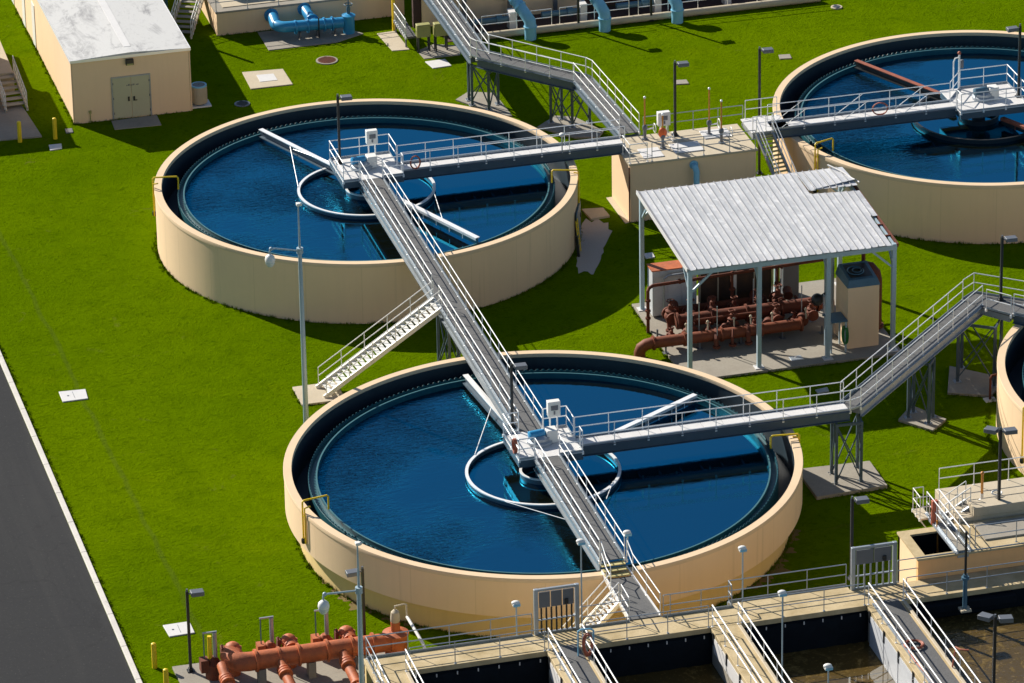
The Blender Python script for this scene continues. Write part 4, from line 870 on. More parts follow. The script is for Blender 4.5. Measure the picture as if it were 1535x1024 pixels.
for k in range(5): x = 17.22 + k * 1.2; m = MB(); m.box(x, x + .07, 25.5, 25.59, .15, 3.7); m.build('upright', 'palecon', t)
m = MB(); m.box(19.3, 19.6, 25.3, 25.5, 1.5, 2.6); m.build('gauge_box', 'white', t, bevel=.02)
t = thing('electrical_cabinet', 'narrow grey cabinet with a pale sloping top at the back of the shed', 'cabinet', (23.4, 26.2, .15))
m = MB(); m.box(22.9, 23.95, 25.9, 26.7, .15, 2.9); m.build('body', 'dkgrey', t, bevel=.02)
m = MB(); m.box(22.8, 24.05, 25.8, 26.8, 2.9, 3.0); m.build('top', 'plate', t)
m = MB(); m.tube([(22.7, 25.8, 1.6), (22.7, 25.8, 3.1), (23.3, 25.8, 3.2)], .06, 8); m.build('conduit', 'white', t)
# beige machine housing
t = thing('machine_housing', 'tall beige machine housing with a dark blue fan top at the right of the shed', 'machine', (25.35, 18.6, .15))
m = MB(); m.box(24.35, 26.4, 17.35, 19.7, .15, 4.3); m.build('body', 'tan', t, smooth=False, bevel=.03)
m = MB(); m.add([(24.3, 17.3, 4.3), (26.45, 17.3, 4.3), (26.45, 19.75, 4.3), (24.3, 19.75, 4.3), (24.45, 17.5, 4.75), (26.3, 17.5, 4.75), (26.3, 19.6, 5.0), (24.45, 19.6, 5.0)], [(3, 2, 1, 0), (0, 1, 5, 4), (1, 2, 6, 5), (2, 3, 7, 6), (3, 0, 4, 7), (4, 5, 6, 7)]); h = m.build('hood', 'bluegrey', t, bevel=.02)
m = MB(); m.add([(24.65, 17.75, 4.795), (26.1, 17.75, 4.795), (26.1, 19.35, 4.985), (24.65, 19.35, 4.985)], [(0, 1, 2, 3)]); m.build('opening', 'black', h, smooth=False)
m = MB(); m.lathe([(.5, .02), (.55, .06), (.5, .1), (.45, .06)], (25.2, 18.5, 4.86), 24, axis=(0, -.12, 1), loop=True); m.lathe([(.28, .02), (.32, .06), (.28, .1), (.24, .06)], (25.3, 18.5, 4.88), 20, axis=(0, -.12, 1), loop=True); m.build('fan', 'bluegrey', h)
m = MB(); m.tube([(26.2, 19.9, .2), (26.2, 19.9, 5.6)], .13, 10); m.lathe([(.13, 0), (.25, .3)], (26.2, 19.9, 5.6), 14); m.build('exhaust', 'rust', t)
m = MB(); m.tube([(24.1, 19.8, .15), (24.1, 19.8, 6.2)], .16, 10); m.tube([(23.8, 20.1, .15), (23.8, 20.1, 5.0)], .09, 8); m.build('riser_pipe', 'steel', t)
m = MB(); m.ball((23.2, 19.9, 2.6), .4, 12, 8); m.tube([(23.2, 19.9, 2.6), (23.8, 20.0, 2.9)], .12, 8); m.build('blower', 'black', t)
t = thing('standpipe', 'thick rusty vertical pipe behind the beige housing', 'pipe', (27.0, 19.9, .15))
m = MB(); m.tube([(27.0, 20.0, .1), (27.0, 20.0, 3.4), (26.95, 20.1, 3.8), (26.75, 20.3, 4.05), (26.3, 20.6, 4.1)], .46, 18); flange(m, (27.0, 20.0, .3), (0, 0, 1), .6); m.build('pipe', 'rust', t)
t = thing('work_table', 'small blue-grey table beside the beige housing', 'table', (23.7, 17.7, .15))
m = MB(); m.box(23.1, 24.25, 17.0, 18.4, 2.2, 2.3); m.build('top', 'bluegrey', t, bevel=.02)
for x, y in ((23.2, 17.1), (24.15, 17.1), (23.2, 18.3), (24.15, 18.3)): m = MB(); m.box(x - .05, x + .05, y - .05, y + .05, .15, 2.2); m.build('leg', 'post', t)
rail([(23.1, 17.0, 2.3), (23.1, 18.4, 2.3)], 'steel', t, .7, toe=False, name='guard_rail')
def coil(label, c, r, n, mat, axis=(0, 0, 1), seed=1, sz=1.0, rt=.035):
    # axis (0,0,1): lying coil; otherwise a hanging loop, stretched downwards
    rnd = random.Random(seed); pts = []; ax = Vector(axis).normalized()
    if ax.z > .9: e1, e2 = Vector((1, 0, 0)), Vector((0, 1, 0))
    else: e1 = Vector((0, 0, 1)).cross(ax).normalized(); e2 = Vector((0, 0, 1))
    ks = [(rnd.uniform(.8, 1.12), rnd.uniform(.86, 1.1), rnd.uniform(-.09, .09)) for _ in range(n + 2)]
    for i in range(n * 20 + 1):
        a = 2 * math.pi * i / 20 + math.pi / 2; q = i // 20; f = (i % 20) / 20
        k1 = ks[q][0] * (1 - f) + ks[q + 1][0] * f; k2 = ks[q][1] * (1 - f) + ks[q + 1][1] * f; off = ks[q][2] * (1 - f) + ks[q + 1][2] * f
        if ax.z > .9: off = abs(off) + .02
        pts.append(Vector(c) + e1 * r * k1 * math.cos(a) + e2 * r * sz * (k2 * math.sin(a) + (1 - k2 if ax.z < .9 else 0)) + ax * off)
    m = MB(); m.tube(pts, rt, 6); return tag(m.build('hose', mat), label, 'hose')
coil('green hose hanging on the left side of the beige housing', (24.15, 17.2, 1.25), .3, 7, 'ghose', (1, .2, 0), 3, 1.9, .05)
hatch('small metal drain lid in the shed floor', [(1182, 535), (1200, 532), (1205, 538), (1187, 541)], .17, mat='steel', spot=False, z=.17)
# debris by the rear left tank
m = MB(); rnd = random.Random(8)
def blob(name, pts, z, mat):
    q = [at(x, y, z) for x, y in pts]; c = sum(q, Vector()) / len(q); vs = [(c.x, c.y, z)]; n = len(q); out = []
    for i in range(n):
        for k in range(4):
            p = q[i].lerp(q[(i + 1) % n], k / 4); p = p + (p - c) * rnd.uniform(-.1, .12); out.append((p.x, p.y, z))
    m = MB(); m.add(vs + out, [(0, i + 1, (i + 1) % len(out) + 1) for i in range(len(out))]); return structure(name, m, mat, smooth=False)
blob('sand_patch', [(872, 333), (902, 328), (917, 347), (905, 372), (900, 395), (886, 412), (864, 404), (866, 380)], .01, 'sand')
hatch('tan slab lying between the rear left tank and the valve chamber', [(872, 313), (904, 311), (914, 323), (886, 328)], mat='palecon', spot=False, z=.14)
t = thing('tool_locker', 'blue panel with a ladder beside the right wall of the rear left tank', 'panel', (13.6, 38.5, 0))
def rimpt(a, r): return Vector((r * math.cos(a), 43.6 + r * math.sin(a), 0))
m = MB(); m.bar(rimpt(-.30, 13.95) + Vector((0, 0, 1.3)), rimpt(-.46, 13.95) + Vector((0, 0, 1.3)), .08, 2.5); m.build('panel', 'bluegrey', t)
q0, q1 = rimpt(-.47, 14.25), rimpt(-.50, 14.25); e = Vector((-.2, .1, 0)); m = MB()
for q in (q0, q1): m.bar(q, q + e + Vector((0, 0, 2.3)), .06, .06)
for k in range(6): z = Vector((0, 0, .3 + .35 * k)); m.bar(q0 + e * (z.z / 2.3) + z, q1 + e * (z.z / 2.3) + z, .04, .04)
m.build('ladder', 'yellow', t)
m = MB(); m.tube([rimpt(-.53, 14.3), rimpt(-.54, 14.2) + Vector((0, 0, 1.5))], .1, 8); m.build('tool_bag', 'black', t)
p = at(1484, 600, 0); t = thing('standpipe', 'thin brown standpipe on a white foot by the last tank', 'pipe', (p.x, p.y, 0))
m = MB(); m.tube([(p.x, p.y, .05), (p.x, p.y, 1.5), (p.x + .1, p.y, 1.65), (p.x + 1.2, p.y + .1, 1.7)], .08, 8); m.build('pipe', 'rust', t)
m = MB(); m.box(p.x - .35, p.x + .35, p.y - .3, p.y + .3, -.05, .08); m.build('foot', 'plate', t, bevel=.02)
for lb, pts in (('small pale lid in the lawn left of the pump shed', [(965, 380), (978, 378), (982, 385), (968, 387)]), ('pale slab in the lawn behind the pump shed', [(1204, 357), (1222, 355), (1226, 380), (1206, 382)]), ('small grey lid under the right walkway', [(1222, 584), (1240, 580), (1243, 586), (1226, 589)])):
    hatch(lb, pts, mat='plate' if 'grey' not in lb else 'steel', spot=False)
# ================================================================= aeration basins at the bottom
DZ = 4.15
t = thing('aeration_basin', 'row of lined concrete basins with tan walkways along the bottom edge', 'basin', (4, -26, 0))
YB, YF, YE = -20.6, -22.65, -70
XE = 46
m = MB(); m.box(-15.65, XE, YF, YB, 3.85, DZ); m.build('deck', 'deckcon', t, bevel=.02)
m = MB(); m.box(-15.6, XE, YB - .35, YB - .05, -.3, 3.848); m.build('outer_wall', 'tan_low', t)
m = MB(); m.box(-15.6, XE, YF + .06, YF + .4, -.2, 3.848); m.build('inner_wall', 'liner', t)
CW = ((-15.65, -13.7), (-6.0, -3.92), (3.2, 4.85), (12.1, 14.28))
for i, (a, b) in enumerate(CW):
    m = MB(); m.box(a, b, YE, YF - .004, 3.85, DZ); w = m.build('cross_walk', 'deckcon', t, bevel=.02)
    if i in (1, 3):
        m = MB(); m.box(a + .62, b - .32, YE, YF + .3, DZ + .004, DZ + .03); m.build('mat', 'grating', w)
        m = MB(); m.box(a + .3, a + .42, YE, YF, DZ, DZ + .1); m.build('pipe_tray', 'steel', w)
    m = MB(); m.box(b - .2, b - .02, YE, YF - .3, DZ + .002, DZ + .12); m.build('kerb', 'palecon', w, bevel=.02)
    m = MB(); m.box(a + .08, b - .08, YE, YF - .002, -.2, 3.848); m.build('cross_wall', 'concrete' if i else 'tan_low', t)
    if i in (1, 2, 3):
        for k in range(9):
            y = YF - .6 - k * 2.4; m = MB(); m.box(a - .03, a + .076, y - 2.25, y, 2.95 if i != 3 else 1.6, 3.84); pn = m.build('side_panel', 'cabinet' if i == 3 else 'plate', w)
            m = MB(); m.box(a - .07, a - .031, y - .06, y + .1, 3.4, 4.1); m.build('bracket', 'black', pn)
for a, b in ((-13.7, -6.0), (-3.92, 3.2), (4.85, 12.1)):
    m = MB(); n = 24; vs = []; fs = []
    for k in range(n + 1):
        x = a + .1 + (b - a - .2) * k / n; e = .03 * math.sin(k * 2.1) + .02 * math.sin(k * .9)
        vs += [(x, YF - .05, 3.72 + e), (x, YF - .09 - abs(e), 3.2), (x, YF - .05 - abs(e) * 2, 1.4)]
    for k in range(n):
        for j in range(2): q = k * 3 + j; fs.append((q, q + 1, q + 4, q + 3))
    m.add(vs, fs); ln = m.build('liner_sheet', 'liner', t)
    m = MB()
    for k in range(7): x = a + .4 + (b - a - .8) * k / 6; m.box(x - .03, x + .03, YF - .11, YF - .07, 3.58, 3.76)
    m.build('clip', 'plate', ln)
m = MB(); m.box(14.9, 20.6, YF - .45, YF - .004, 3.3, 3.75); m.build('ledge', 'liner', t, bevel=.03)
for k, (a, b, z) in enumerate(((-13.75, -5.9, 2.0), (-3.95, 3.25, 2.0), (4.8, 12.15, 2.0), (14.2, 46, 2.75))):
    m = MB(); nx_, ny_ = 8, 24; m.add([(a + (b - a) * i / nx_, YF + (YE - YF) * j / ny_, z) for j in range(ny_ + 1) for i in range(nx_ + 1)], [(j * (nx_ + 1) + i, (j + 1) * (nx_ + 1) + i, (j + 1) * (nx_ + 1) + i + 1, j * (nx_ + 1) + i + 1) for j in range(ny_) for i in range(nx_)])
    structure('water', m, 'sludge', smooth=False, keep=True)
GR = 'deck railings around the basins'
def rl(pts, lb, mat='rail', z=DZ, **k): return rail([(x, y, z) for x, y in pts], mat, None, k.pop('spacing', 2.0), k.pop('toe', False), label=lb, group=GR, **k)
yb, yf = YB - .08, YF + .1
rl([(-15.5, -24), (-15.5, yb), (-6.3, yb)], 'steel railing on the back edge of the basin deck, left of the first gate', 'steel', toe=True, spacing=2.1)
rl([(-3.5, yb), (-.85, yb)], 'short steel railing between the first gate and the gangway', 'steel', toe=True)
rl([(1.1, yb), (1.5, yb - .0), (5.0, yb)], 'steel railing right of the gangway with the crossing stub', 'steel', toe=True)
rl([(5.0, yb + .05), (5.0, yb + .6), (11.75, yb + .6)], 'steel railing set back between the stub and the second gate', 'steel', toe=True, spacing=2.1)
rl([(14.6, yb + .2), (40, yb + .2)], 'steel railing in front of the orange-faced chamber', 'steel', spacing=2.1)
m = MB(); m.box(5.05, 11.8, YB - .02, YB + .72, 3.85, DZ - .004); m.build('deck_widening', 'deckcon', t)
for (a, b), (c, d_), lb in (((-13.55, -6.1), (0, 0), 'first'), ((-3.8, 3.1), (0, 0), 'second'), ((5.0, 12.0), (0, 0), 'third'), ((14.4, 40), (0, 0), 'fourth')):
    rl([(a, yf), (b, yf)], 'thin steel railing along the front of the deck over the %s basin from the left' % lb, 'steel', spacing=2.3, r=.028)
for i, (a, b) in enumerate(CW):
    nm = ('leftmost crossing walkway', 'crossing walkway with the hanging red hose', 'narrow tan crossing walkway', 'crossing walkway with the coiled red hose')[i]
    rl([(a + .12 if i else a + .1, -23.3 if i == 0 else yf), (a + .12, -48)], 'white railing on the left side of the ' + nm, toe=False, spacing=2.4, r=.04)
    rl([(b - .1, yf - .1), (b - .1, -48)], 'white railing on the right side of the ' + nm, toe=False, spacing=2.4, r=.04)
def gate(label, x0, x1, y, z, h, npan, bars):
    t = thing('access_gate', label, 'gate', ((x0 + x1) / 2, y, z), 'tall grey access gates')
    for x in (x0, x1): m = MB(); m.box(x - .11, x + .11, y - .1, y + .1, z, z + h); m.build('gate_post', 'steel', t, bevel=.01)
    m = MB(); m.box(x0 + .11, x1 - .11, y - .07, y + .07, z + h - .14, z + h - .005); m.build('top_beam', 'steel', t)
    w = (x1 - x0 - .3) / npan
    for k in range(npan): m = MB(); m.box(x0 + .15 + k * w + .03, x0 + .15 + (k + 1) * w - .03, y - .03, y + .03, z + h * .58, z + h - .22); m.build('panel', 'dkgrey', t)
    for k in range(bars): x = x0 + .3 + (x1 - x0 - .6) * k / (bars - 1); m = MB(); m.box(x - .045, x + .045, y - .03, y + .03, z + .12, z + h * .57); m.build('bar', 'black' if npan == 3 else 'steel', t)
    m = MB(); m.box(x0 + .11, x1 - .11, y - .05, y + .05, z + .03, z + .11); m.box(x0 + .11, x1 - .11, y - .05, y + .05, z + h * .3, z + h * .3 + .06); m.build('cross_rail', 'steel', t)
    m = MB(); m.box(x1 - .7, x1 - .5, y - .12, y - .04, z + h * .6, z + h * .72); m.build('lock', 'black', t)
gate('grey gate with black bars at the deck, left of the gangway', -6.05, -3.75, YB - .05, DZ, 2.75, 3, 7)
gate('grey gate with steel bars at the deck beside the orange-faced chamber', 11.95, 14.35, YB - .05, DZ, 2.6, 2, 6)
# chamber with the dark opening
t = thing('outlet_chamber', 'concrete chamber with a square black opening and an orange-tan front wall', 'chamber', (22, -19, 0))
m = MB(); ZT = 5.45; x0, x1, y0, y1 = 15.75, 40, YB + .02, -17.2
m.box(x0, x0 + .3, y0 + .3, y1, -.2, ZT - .12); m.box(x0, x1, y1 - .3, y1, -.2, ZT - .12); m.box(18.75, 19.05, y0 + .3, y1 - .3, -.2, ZT - .12); m.build('wall', 'tan', t, smooth=False)
m = MB(); m.box(x0 - .06, x1, y0 - .06, y0 + .32, ZT - .12, ZT); m.box(x0 - .06, x0 + .5, y0 + .32, y1 + .06, ZT - .12, ZT); m.box(x0 + .5, 18.4, y1 - .5, y1 + .06, ZT - .12, ZT); m.box(18.4, x1, y0 + .32, y1 + .06, ZT - .12, ZT); m.build('coping', 'deckcon', t)
m = MB(); m.box(x0, x1, y0, y0 + .298, -.2, ZT - .125); m.build('front_wall', 'orange_wall', t, smooth=False)
m = MB(); m.box(x0 + .3, 18.75, y0 + .3, y1 - .3, 2.2, 2.3); m.box(x0 + .305, x0 + .33, y0 + .31, y1 - .31, 2.3, ZT - .13); m.box(18.72, 18.745, y0 + .31, y1 - .31, 2.3, ZT - .13); m.box(x0 + .34, 18.71, y1 - .33, y1 - .305, 2.3, ZT - .13); m.box(x0 + .34, 18.71, y0 + .305, y0 + .33, 2.3, ZT - .13); m.build('pit_dark_faces', 'liner', t)  # black faces added inside, standing in for the shade of the pit
m = MB(); m.box(19.3, 40, -17.1, -13.2, -.2, 5.7); m.build('rear_deck', 'palecon', t, bevel=.03)
m = MB(); m.box(20.0, 24.0, -19.6, -17.6, ZT + .003, ZT + .1); m.box(24.6, 29.5, -19.8, -17.6, ZT + .003, ZT + .07); m.build('cover_slab', 'concrete', t, bevel=.02)
m = MB(); m.box(20.2, 23.2, -17.15, -16.2, 5.703, 6.25); m.box(24.4, 27, -17.1, -16.4, 5.703, 6.1); m.build('plinth', 'palecon', t, bevel=.03)
rail([(19.5, -13.3, 5.7), (34, -13.3, 5.7)], 'rail', t, 2.1, toe=False)
rail([(19.2, y0 + .4, ZT), (36, y0 + .4, ZT)], 'steel', t, 2.3, toe=False)
bridge('walkway_bridge', 'short white gangway with railings across the square black opening', (18.3, -15.7), (18.35, -20.6), .7, ZT + .16, deck='concrete', girder='steel', depth=.14, spacing=1.6)
t = thing('landing', 'small white railed landing left of the gangway over the black opening', 'platform', (17.7, -15.5, 5.6))
m = MB(); m.box(17.3, 17.95, -16.3, -15.0, 5.5, 5.6); m.build('deck', 'palecon', t)
for y in (-16.2, -15.1): m = MB(); m.bar((17.35, y, 5.5), (17.9, y, 4.7), .07, .07); m.build('bracket', 'steel', t)
rail([(17.9, -16.25, 5.6), (17.35, -16.25, 5.6), (17.35, -15.05, 5.6), (17.95, -15.05, 5.6)], 'white', t, .7, toe=False, r=.028)
stairs('stairs', 'small pale stairs behind the gangway over the black opening', (20.3, -15.9), (18.8, -15.9), .8, 5.9, 5.0, tread='concrete', stringer='steel', railmat='white', spacing=.5)
t = thing('actuator', 'rusty red valve actuator beside the black opening', 'valve', (18.05, -17.0, ZT))
m = MB(); m.box(17.8, 18.15, -17.05, -16.75, ZT, ZT + 1.5); m.build('column', 'hose', t, bevel=.03)
m = MB(); m.tube([(17.95, -17.4, ZT + .5), (17.95, -17.6, ZT - 1.4)], .06, 8); m.build('rod', 'stem', t)
t = thing('valve', 'amber-stemmed valve with a white hose on the rear deck at the right edge', 'valve', (21.3, -15.4, 5.7))
m = MB(); m.lathe([(.18, 0), (.18, .1), (.09, .15), (.09, .5)], (21.3, -15.4, 5.7), 14); m.build('pedestal', 'plate', t)
m = MB(); m.tube([(21.3, -15.4, 6.2), (21.3, -15.4, 7.4)], .08, 8); m.ball((21.3, -15.4, 7.45), .11, 10, 6); m.build('stem_cover', 'stem', t)
coil('loose white hose on the rear deck at the right edge', (22.0, -15.9, 6.32), .28, 4, 'white', (0, 0, 1), 6)
coil('red hose coil lying on the crossing walkway', (13.0, -27.9, DZ + .1), .5, 8, 'hose', (0, 0, 1), 2, .9, .045)
coil('red hose hanging in a loop from a railing post beside the first gate', (-4.1, -24.0, DZ + .78), .24, 11, 'hose', (.1, 1, 0), 4, 2.7, .06)
coil('red hose hung on the hub railing of the front tank', (-1.7, .0, DK + .5), .22, 5, 'hose', (1, .1, 0), 5, 2.0, .05)
coil('orange hose looped on the walkway railing of the rear left tank', (3.1, 42.7, DK + .5), .36, 4, 'hose', (.1, 1, 0), 7, 1.3, .035)
coil('orange hose looped on the walkway railing of the rear right tank', (34.9, 42.3, DK + .5), .5, 4, 'hose', (.1, 1, 0), 9, .95, .035)
m = MB(); m.tube([(12.5, -28.4, DZ + .12), (12.45, -29.6, DZ + .1), (12.5, -31, DZ + .2), (12.6, -32.5, DZ + .1)], .045, 6); tag(m.build('hose', 'hose'), 'straight red hose end trailing beside the left railing near the coil', 'hose')
m = MB(); m.tube([(14.1, -30.9, DZ + .15), (14.3, -30.7, DZ + .9), (14.4, -30.6, DZ + 1.15), (14.5, -31.0, DZ + 1.2), (14.9, -31.2, DZ + 1.2)], .05, 6); tag(m.build('hose', 'hose'), 'red hose draped over the right railing at the lower right', 'hose')
t = thing('hose_stand', 'grey hooked pipe stand holding the hanging red hose', 'stand', (-4.4, -23.9, DZ))
m = MB(); m.tube([(-4.55, -23.7, DZ), (-4.55, -23.7, DZ + 1.5), (-4.4, -23.75, DZ + 1.62), (-3.9, -23.8, DZ + 1.62), (-3.72, -23.8, DZ + 1.5), (-3.72, -23.8, DZ + .2)], .05, 8); m.build('frame', 'paleblue', t)

# ================================================================= red pipework lower left
px_slab([(258, 999), (560, 958), (600, 985), (600, 1100), (310, 1100)], .14, mat='concrete')
t = thing('pipe_manifold', 'large red-brown pipe manifold with three domed valves at the lower left', 'pipes', (-17, -14.4, .14))
r = .53; ym = -14.4; zm = 1.55
m = MB(); m.tube([(-21.6, ym + .95, zm + .1), (-21.5, ym + .45, zm + .05), (-21.2, ym + .1, zm), (-20.7, ym, zm), (-12.0, ym, zm)], r, 22)
for x in (-20.3, -19.0, -17.9, -16.3, -14.9, -13.7, -12.7): flange(m, (x, ym, zm), (1, 0, 0), r * (1.22 if int(x * 10) % 2 else 1.14), 28)
m.build('main_pipe', 'redpipe', t)
for px_, py_ in ((352, 973), (437, 963), (523, 949)):
    p = at(px_, py_, 2.0); x, y = p.x, ym + 1.45
    m = MB(); m.ball((x, y, 1.62), .42, 18, 10, 1, 1, 1.0); m.lathe([(.5, 0), (.5, .1), (.42, .12), (.38, .27), (.24, .38), (0, .43)], (x, y, 1.66), 22)
    for k in range(10): a = 2 * math.pi * k / 10; m.lathe([(.05, 0), (.05, .16)], (x + .46 * math.cos(a), y + .46 * math.sin(a), 1.63), 8)
    m.tube([(x, y, 1.5), (x + .05, ym + .5, zm), (x + .05, ym, zm)], .34, 16)
    for q_ in (.7, .84, .98): m.lathe([(.45, -.045), (.45, .045)], (x + .03, ym + q_, 1.55), 22, axis=(0, -1, -.1))
    m.lathe([(.4, 0), (.4, 1.6)], (x, y, .14), 18); v = m.build('check_valve', 'redpipe', t)
    m = MB(); m.box(x - .66, x - .46, y - .2, y + .25, 1.0, 1.9); m.tube([(x - .6, y - .1, 1.85), (x - .6, y - .1, 2.1)], .05, 6); m.build('lever_box', 'rust', v, bevel=.04)
for i, (px_, py_) in enumerate(((322, 985), (405, 958), (489, 950))):
    p = at(px_, py_, 1.6); x, y = p.x, -12.2 if i else -13.0
    m = MB(); m.ball((x, y, .9), .42, 16, 10, 1, 1, .95); m.lathe([(.47, .9), (.47, 1.02), (.36, 1.1), (.3, 1.25), (.17, 1.4)], (x, y, 0), 18); m.box(x - .75, x - .3, y - .3, y + .3, .6, 1.35); m.lathe([(.48, .14), (.48, .9)], (x, y, 0), 16); v = m.build('gate_valve', 'redpipe' if i else 'rust', t)
    m = MB(); m.tube([(x + .12, y, 1.3), (x + .12, y, 2.9)], .12, 12); m.bar((x - .55, y, 2.92), (x + .25, y, 2.92), .08, .08); m.build('yoke', 'steel', v)
    m = MB(); m.tube([(x - .5, y, .9), (x - .5, y, 2.9)], .035, 6); m.build('rod', 'bluegrey', v)
    if i == 0: m = MB(); m.tube([(x - .18, y, 1.3), (x - .18, y, 2.7)], .12, 12); m.build('sleeve', 'yellow', v)
for px_, py_ in ((335, 1010), (425, 1005), (520, 995)):
    p = at(px_, py_, 1.2); x = p.x
    m = MB(); m.tube([(x, ym, zm), (x, ym - .6, zm - .1), (x + .05, ym - 1.2, 1.1), (x + .1, -20.5, 1.0)], .29, 18)
    for y in (ym - .7, ym - .9, ym - 1.15, ym - 1.4, ym - 3.4): flange(m, (x + .03, y, 1.2 if y > ym - 1.5 else 1.05), (0, 1, .2), .40 if y < ym - .8 else .36)
    m.build('branch_pipe', 'redpipe', t)
m = MB(); m.lathe([(.62, .1), (.62, 1.95), (.74, 1.95), (.74, 2.08), (.45, 2.16), (.26, 2.2), (.26, 2.75)], (-12.4, ym, 0), 26); m.build('end_riser', 'redpipe', t)
m = MB(); m.lathe([(.24, 2.75), (.27, 2.8), (.27, 3.0), (.23, 3.35), (.1, 3.48), (0, 3.5)], (-12.4, ym, 0), 16); m.tube([(-12.4, ym, 3.4), (-12.4, ym, 3.7), (-11.9, ym, 3.75), (-11.75, ym, 3.7), (-11.75, ym - .1, 3.0)], .05, 8); m.build('air_valve', 'palecon', t)
m = MB(); m.tube([(-11.75, ym - .1, 3.0), (-11.5, -17, 2.6), (-11.3, -18.6, 1.6), (-11.2, -18.7, .1)], .09, 8); m.build('vent_pipe', 'white', t)
for x in (-20, -17.2, -14.4): m = MB(); m.box(x - .2, x + .2, ym - .35, ym + .35, .14, 1.1); m.build('saddle', 'concrete', t)
px_slab([(484, 1005), (540, 995), (556, 1030), (500, 1042)], .3, mat='plate') if False else None
# ================================================================= lamp posts and camera poles
LG = 'black box-head lamp posts'
def lamp(label, x, y, z, h, heads=(0,), pole='black', gnd=True):
    t = thing('street_lamp', label, 'lamp post', (x, y, z), LG)
    m = MB(); m.bar((x, y, z), (x, y, z + h), .15, .15, upv=(0, 1, 0)); p = m.build('pole', pole, t)
    m = MB(); m.box(x - .2, x + .2, y - .2, y + .2, z, z + .06); m.box(x - .12, x + .12, y - .12, y + .12, z + .06, z + .2); m.build('base_plate', pole, p)
    for a in heads:
        d = Vector((math.cos(a), math.sin(a), 0)); s = Vector((-d.y, d.x, 0)); o = Vector((x, y, z + h - .16))
        m = MB(); P = lambda u, v, w: o + d * u + s * v + Vector((0, 0, w))
        m.add([P(.2, -.27, -.12), P(.92, -.27, -.14), P(.92, .27, -.14), P(.2, .27, -.12), P(.2, -.25, .12), P(.92, -.25, .1), P(.92, .25, .1), P(.2, .25, .12)], [(3, 2, 1, 0), (4, 5, 6, 7), (0, 1, 5, 4), (1, 2, 6, 5), (2, 3, 7, 6), (3, 0, 4, 7)])
        m.bar(o, o + d * .22, .08, .08); hd = m.build('lamp_head', 'dkgrey', t, bevel=.02)
        m = MB(); m.add([P(.3, -.2, -.145), P(.85, -.2, -.155), P(.85, .2, -.155), P(.3, .2, -.145)], [(3, 2, 1, 0)]); m.build('lens', 'glass', hd, smooth=False)
    m = MB(); m.tube([(x, y, z + h), (x, y, z + h + .14)], .06, 8); m.build('photocell', 'dkgrey', t)
    return t
PI = math.pi
def atp(x, y, z): p = at(x, y, z); return p.x, p.y, z
lamp('black lamp post on the hub platform of the rear left tank', *atp(509.5, 245, DK), 4.75, (0,))
lamp('black lamp post on the hub platform of the front tank', *atp(768, 640, DK), 4.0, (0,))
lamp('black lamp post on the hub platform of the rear right tank', *atp(1526.5, 145, DK), 5.1, (PI,))
lamp('black lamp post standing on the valve chamber deck', *atp(1012, 203, 4.2), 5.2, (0,))
lamp('black lamp post on the lawn left of the rear right tank', *atp(1138, 260, 0), 9.0, (0,))
lamp('black lamp post on the raised landing at the right', *atp(1500, 450, DK), 4.2, (0,))
lamp('black lamp post with two heads on the rear deck at the right edge', *atp(1497, 762, 5.7), 4.9, (0, PI * .75))
lamp('black lamp post beside the gate next to the orange-faced chamber', *atp(1276, 868, DZ), 4.95, (0,))
lamp('black lamp post on the red pipework slab at the lower left', *atp(286, 1006, .14), 4.95, (0,))
lamp('black lamp post behind the red manifold with its head turned left', *atp(547.5, 985, .14), 5.5, (PI,))
lamp('black double-headed lamp post on the crossing walkway at the lower right', 14.2, -36.9, DZ, 6.2, (PI * .72, -.12))
for x, y, lb in ((867, 43, 'left'), (976, 31, 'right')):
    lamp('%s black lamp post rising from the pipe gallery railing' % lb, *atp(x, y, .05), 4.3, (0,))
t = thing('post', 'bare black post with a blue sleeve on the deck at the lower right', 'post', (17.5, -23.4, 3.5))
m = MB(); m.tube([(17.5, -23.35, 3.55), (17.5, -23.35, 8.2)], .075, 8); m.build('pole', 'black', t)
m = MB(); m.tube([(17.5, -23.35, 3.55), (17.5, -23.35, 5.6)], .13, 10); m.lathe([(.22, 5.3), (.22, 5.45)], (17.5, -23.35, 0), 12); m.build('sleeve', 'bluegrey', t)
m = MB(); m.box(17.2, 17.8, -23.65, -23.05, 3.4, 3.52); m.build('foot', 'palecon', t)
def cctv(label, x, y, ze, zt, side=-1, L=1.75, rise=.35):
    t = thing('camera_pole', label, 'camera pole', (x, y, 0), 'tall grey camera poles')
    m = MB(); m.tube([(x, y, 0), (x, y, ze)], .17, 14, .12); m.tube([(x, y, ze), (x, y, zt)], .075, 10, .04); p = m.build('pole', 'post', t)
    m = MB(); m.lathe([(.2, ze - .15), (.2, ze + .2)], (x, y, 0), 12); m.build('collar', 'post', p)
    e = (x + side * L, y, ze + rise); m = MB(); m.tube([(x, y, ze), (x + side * L * .85, y, ze + rise), e, (e[0] - .08, y, e[2] - .12), (e[0] - .08, y, e[2] - .35)], .055, 8); m.ball((e[0], y, e[2]), .12, 10, 6); m.build('arm', 'post', t)
    c = (e[0] - .08, y, e[2] - .35); m = MB(); m.lathe([(.08, .02), (.14, -.02), (.27, -.14), (.31, -.32), (.3, -.42)], c, 18); d = m.build('dome_camera', 'white', t)
    m = MB(); m.lathe([(.295, -.42), (.27, -.6), (.16, -.76), (0, -.8)], c, 18); m.build('dome', 'glass', d)
    m = MB(); m.box(x - .12, x + .12, y - .2, y + .1, zt - .05, zt + .12); m.ball((x + .14, y - .05, zt + .02), .11, 10, 6); m.build('top_camera', 'white', t, bevel=.03)
cctv('tall grey pole with a white dome camera, between the stairs and the rear left tank', *at(459.5, 646, 0).xy, 11.9, 14.9)
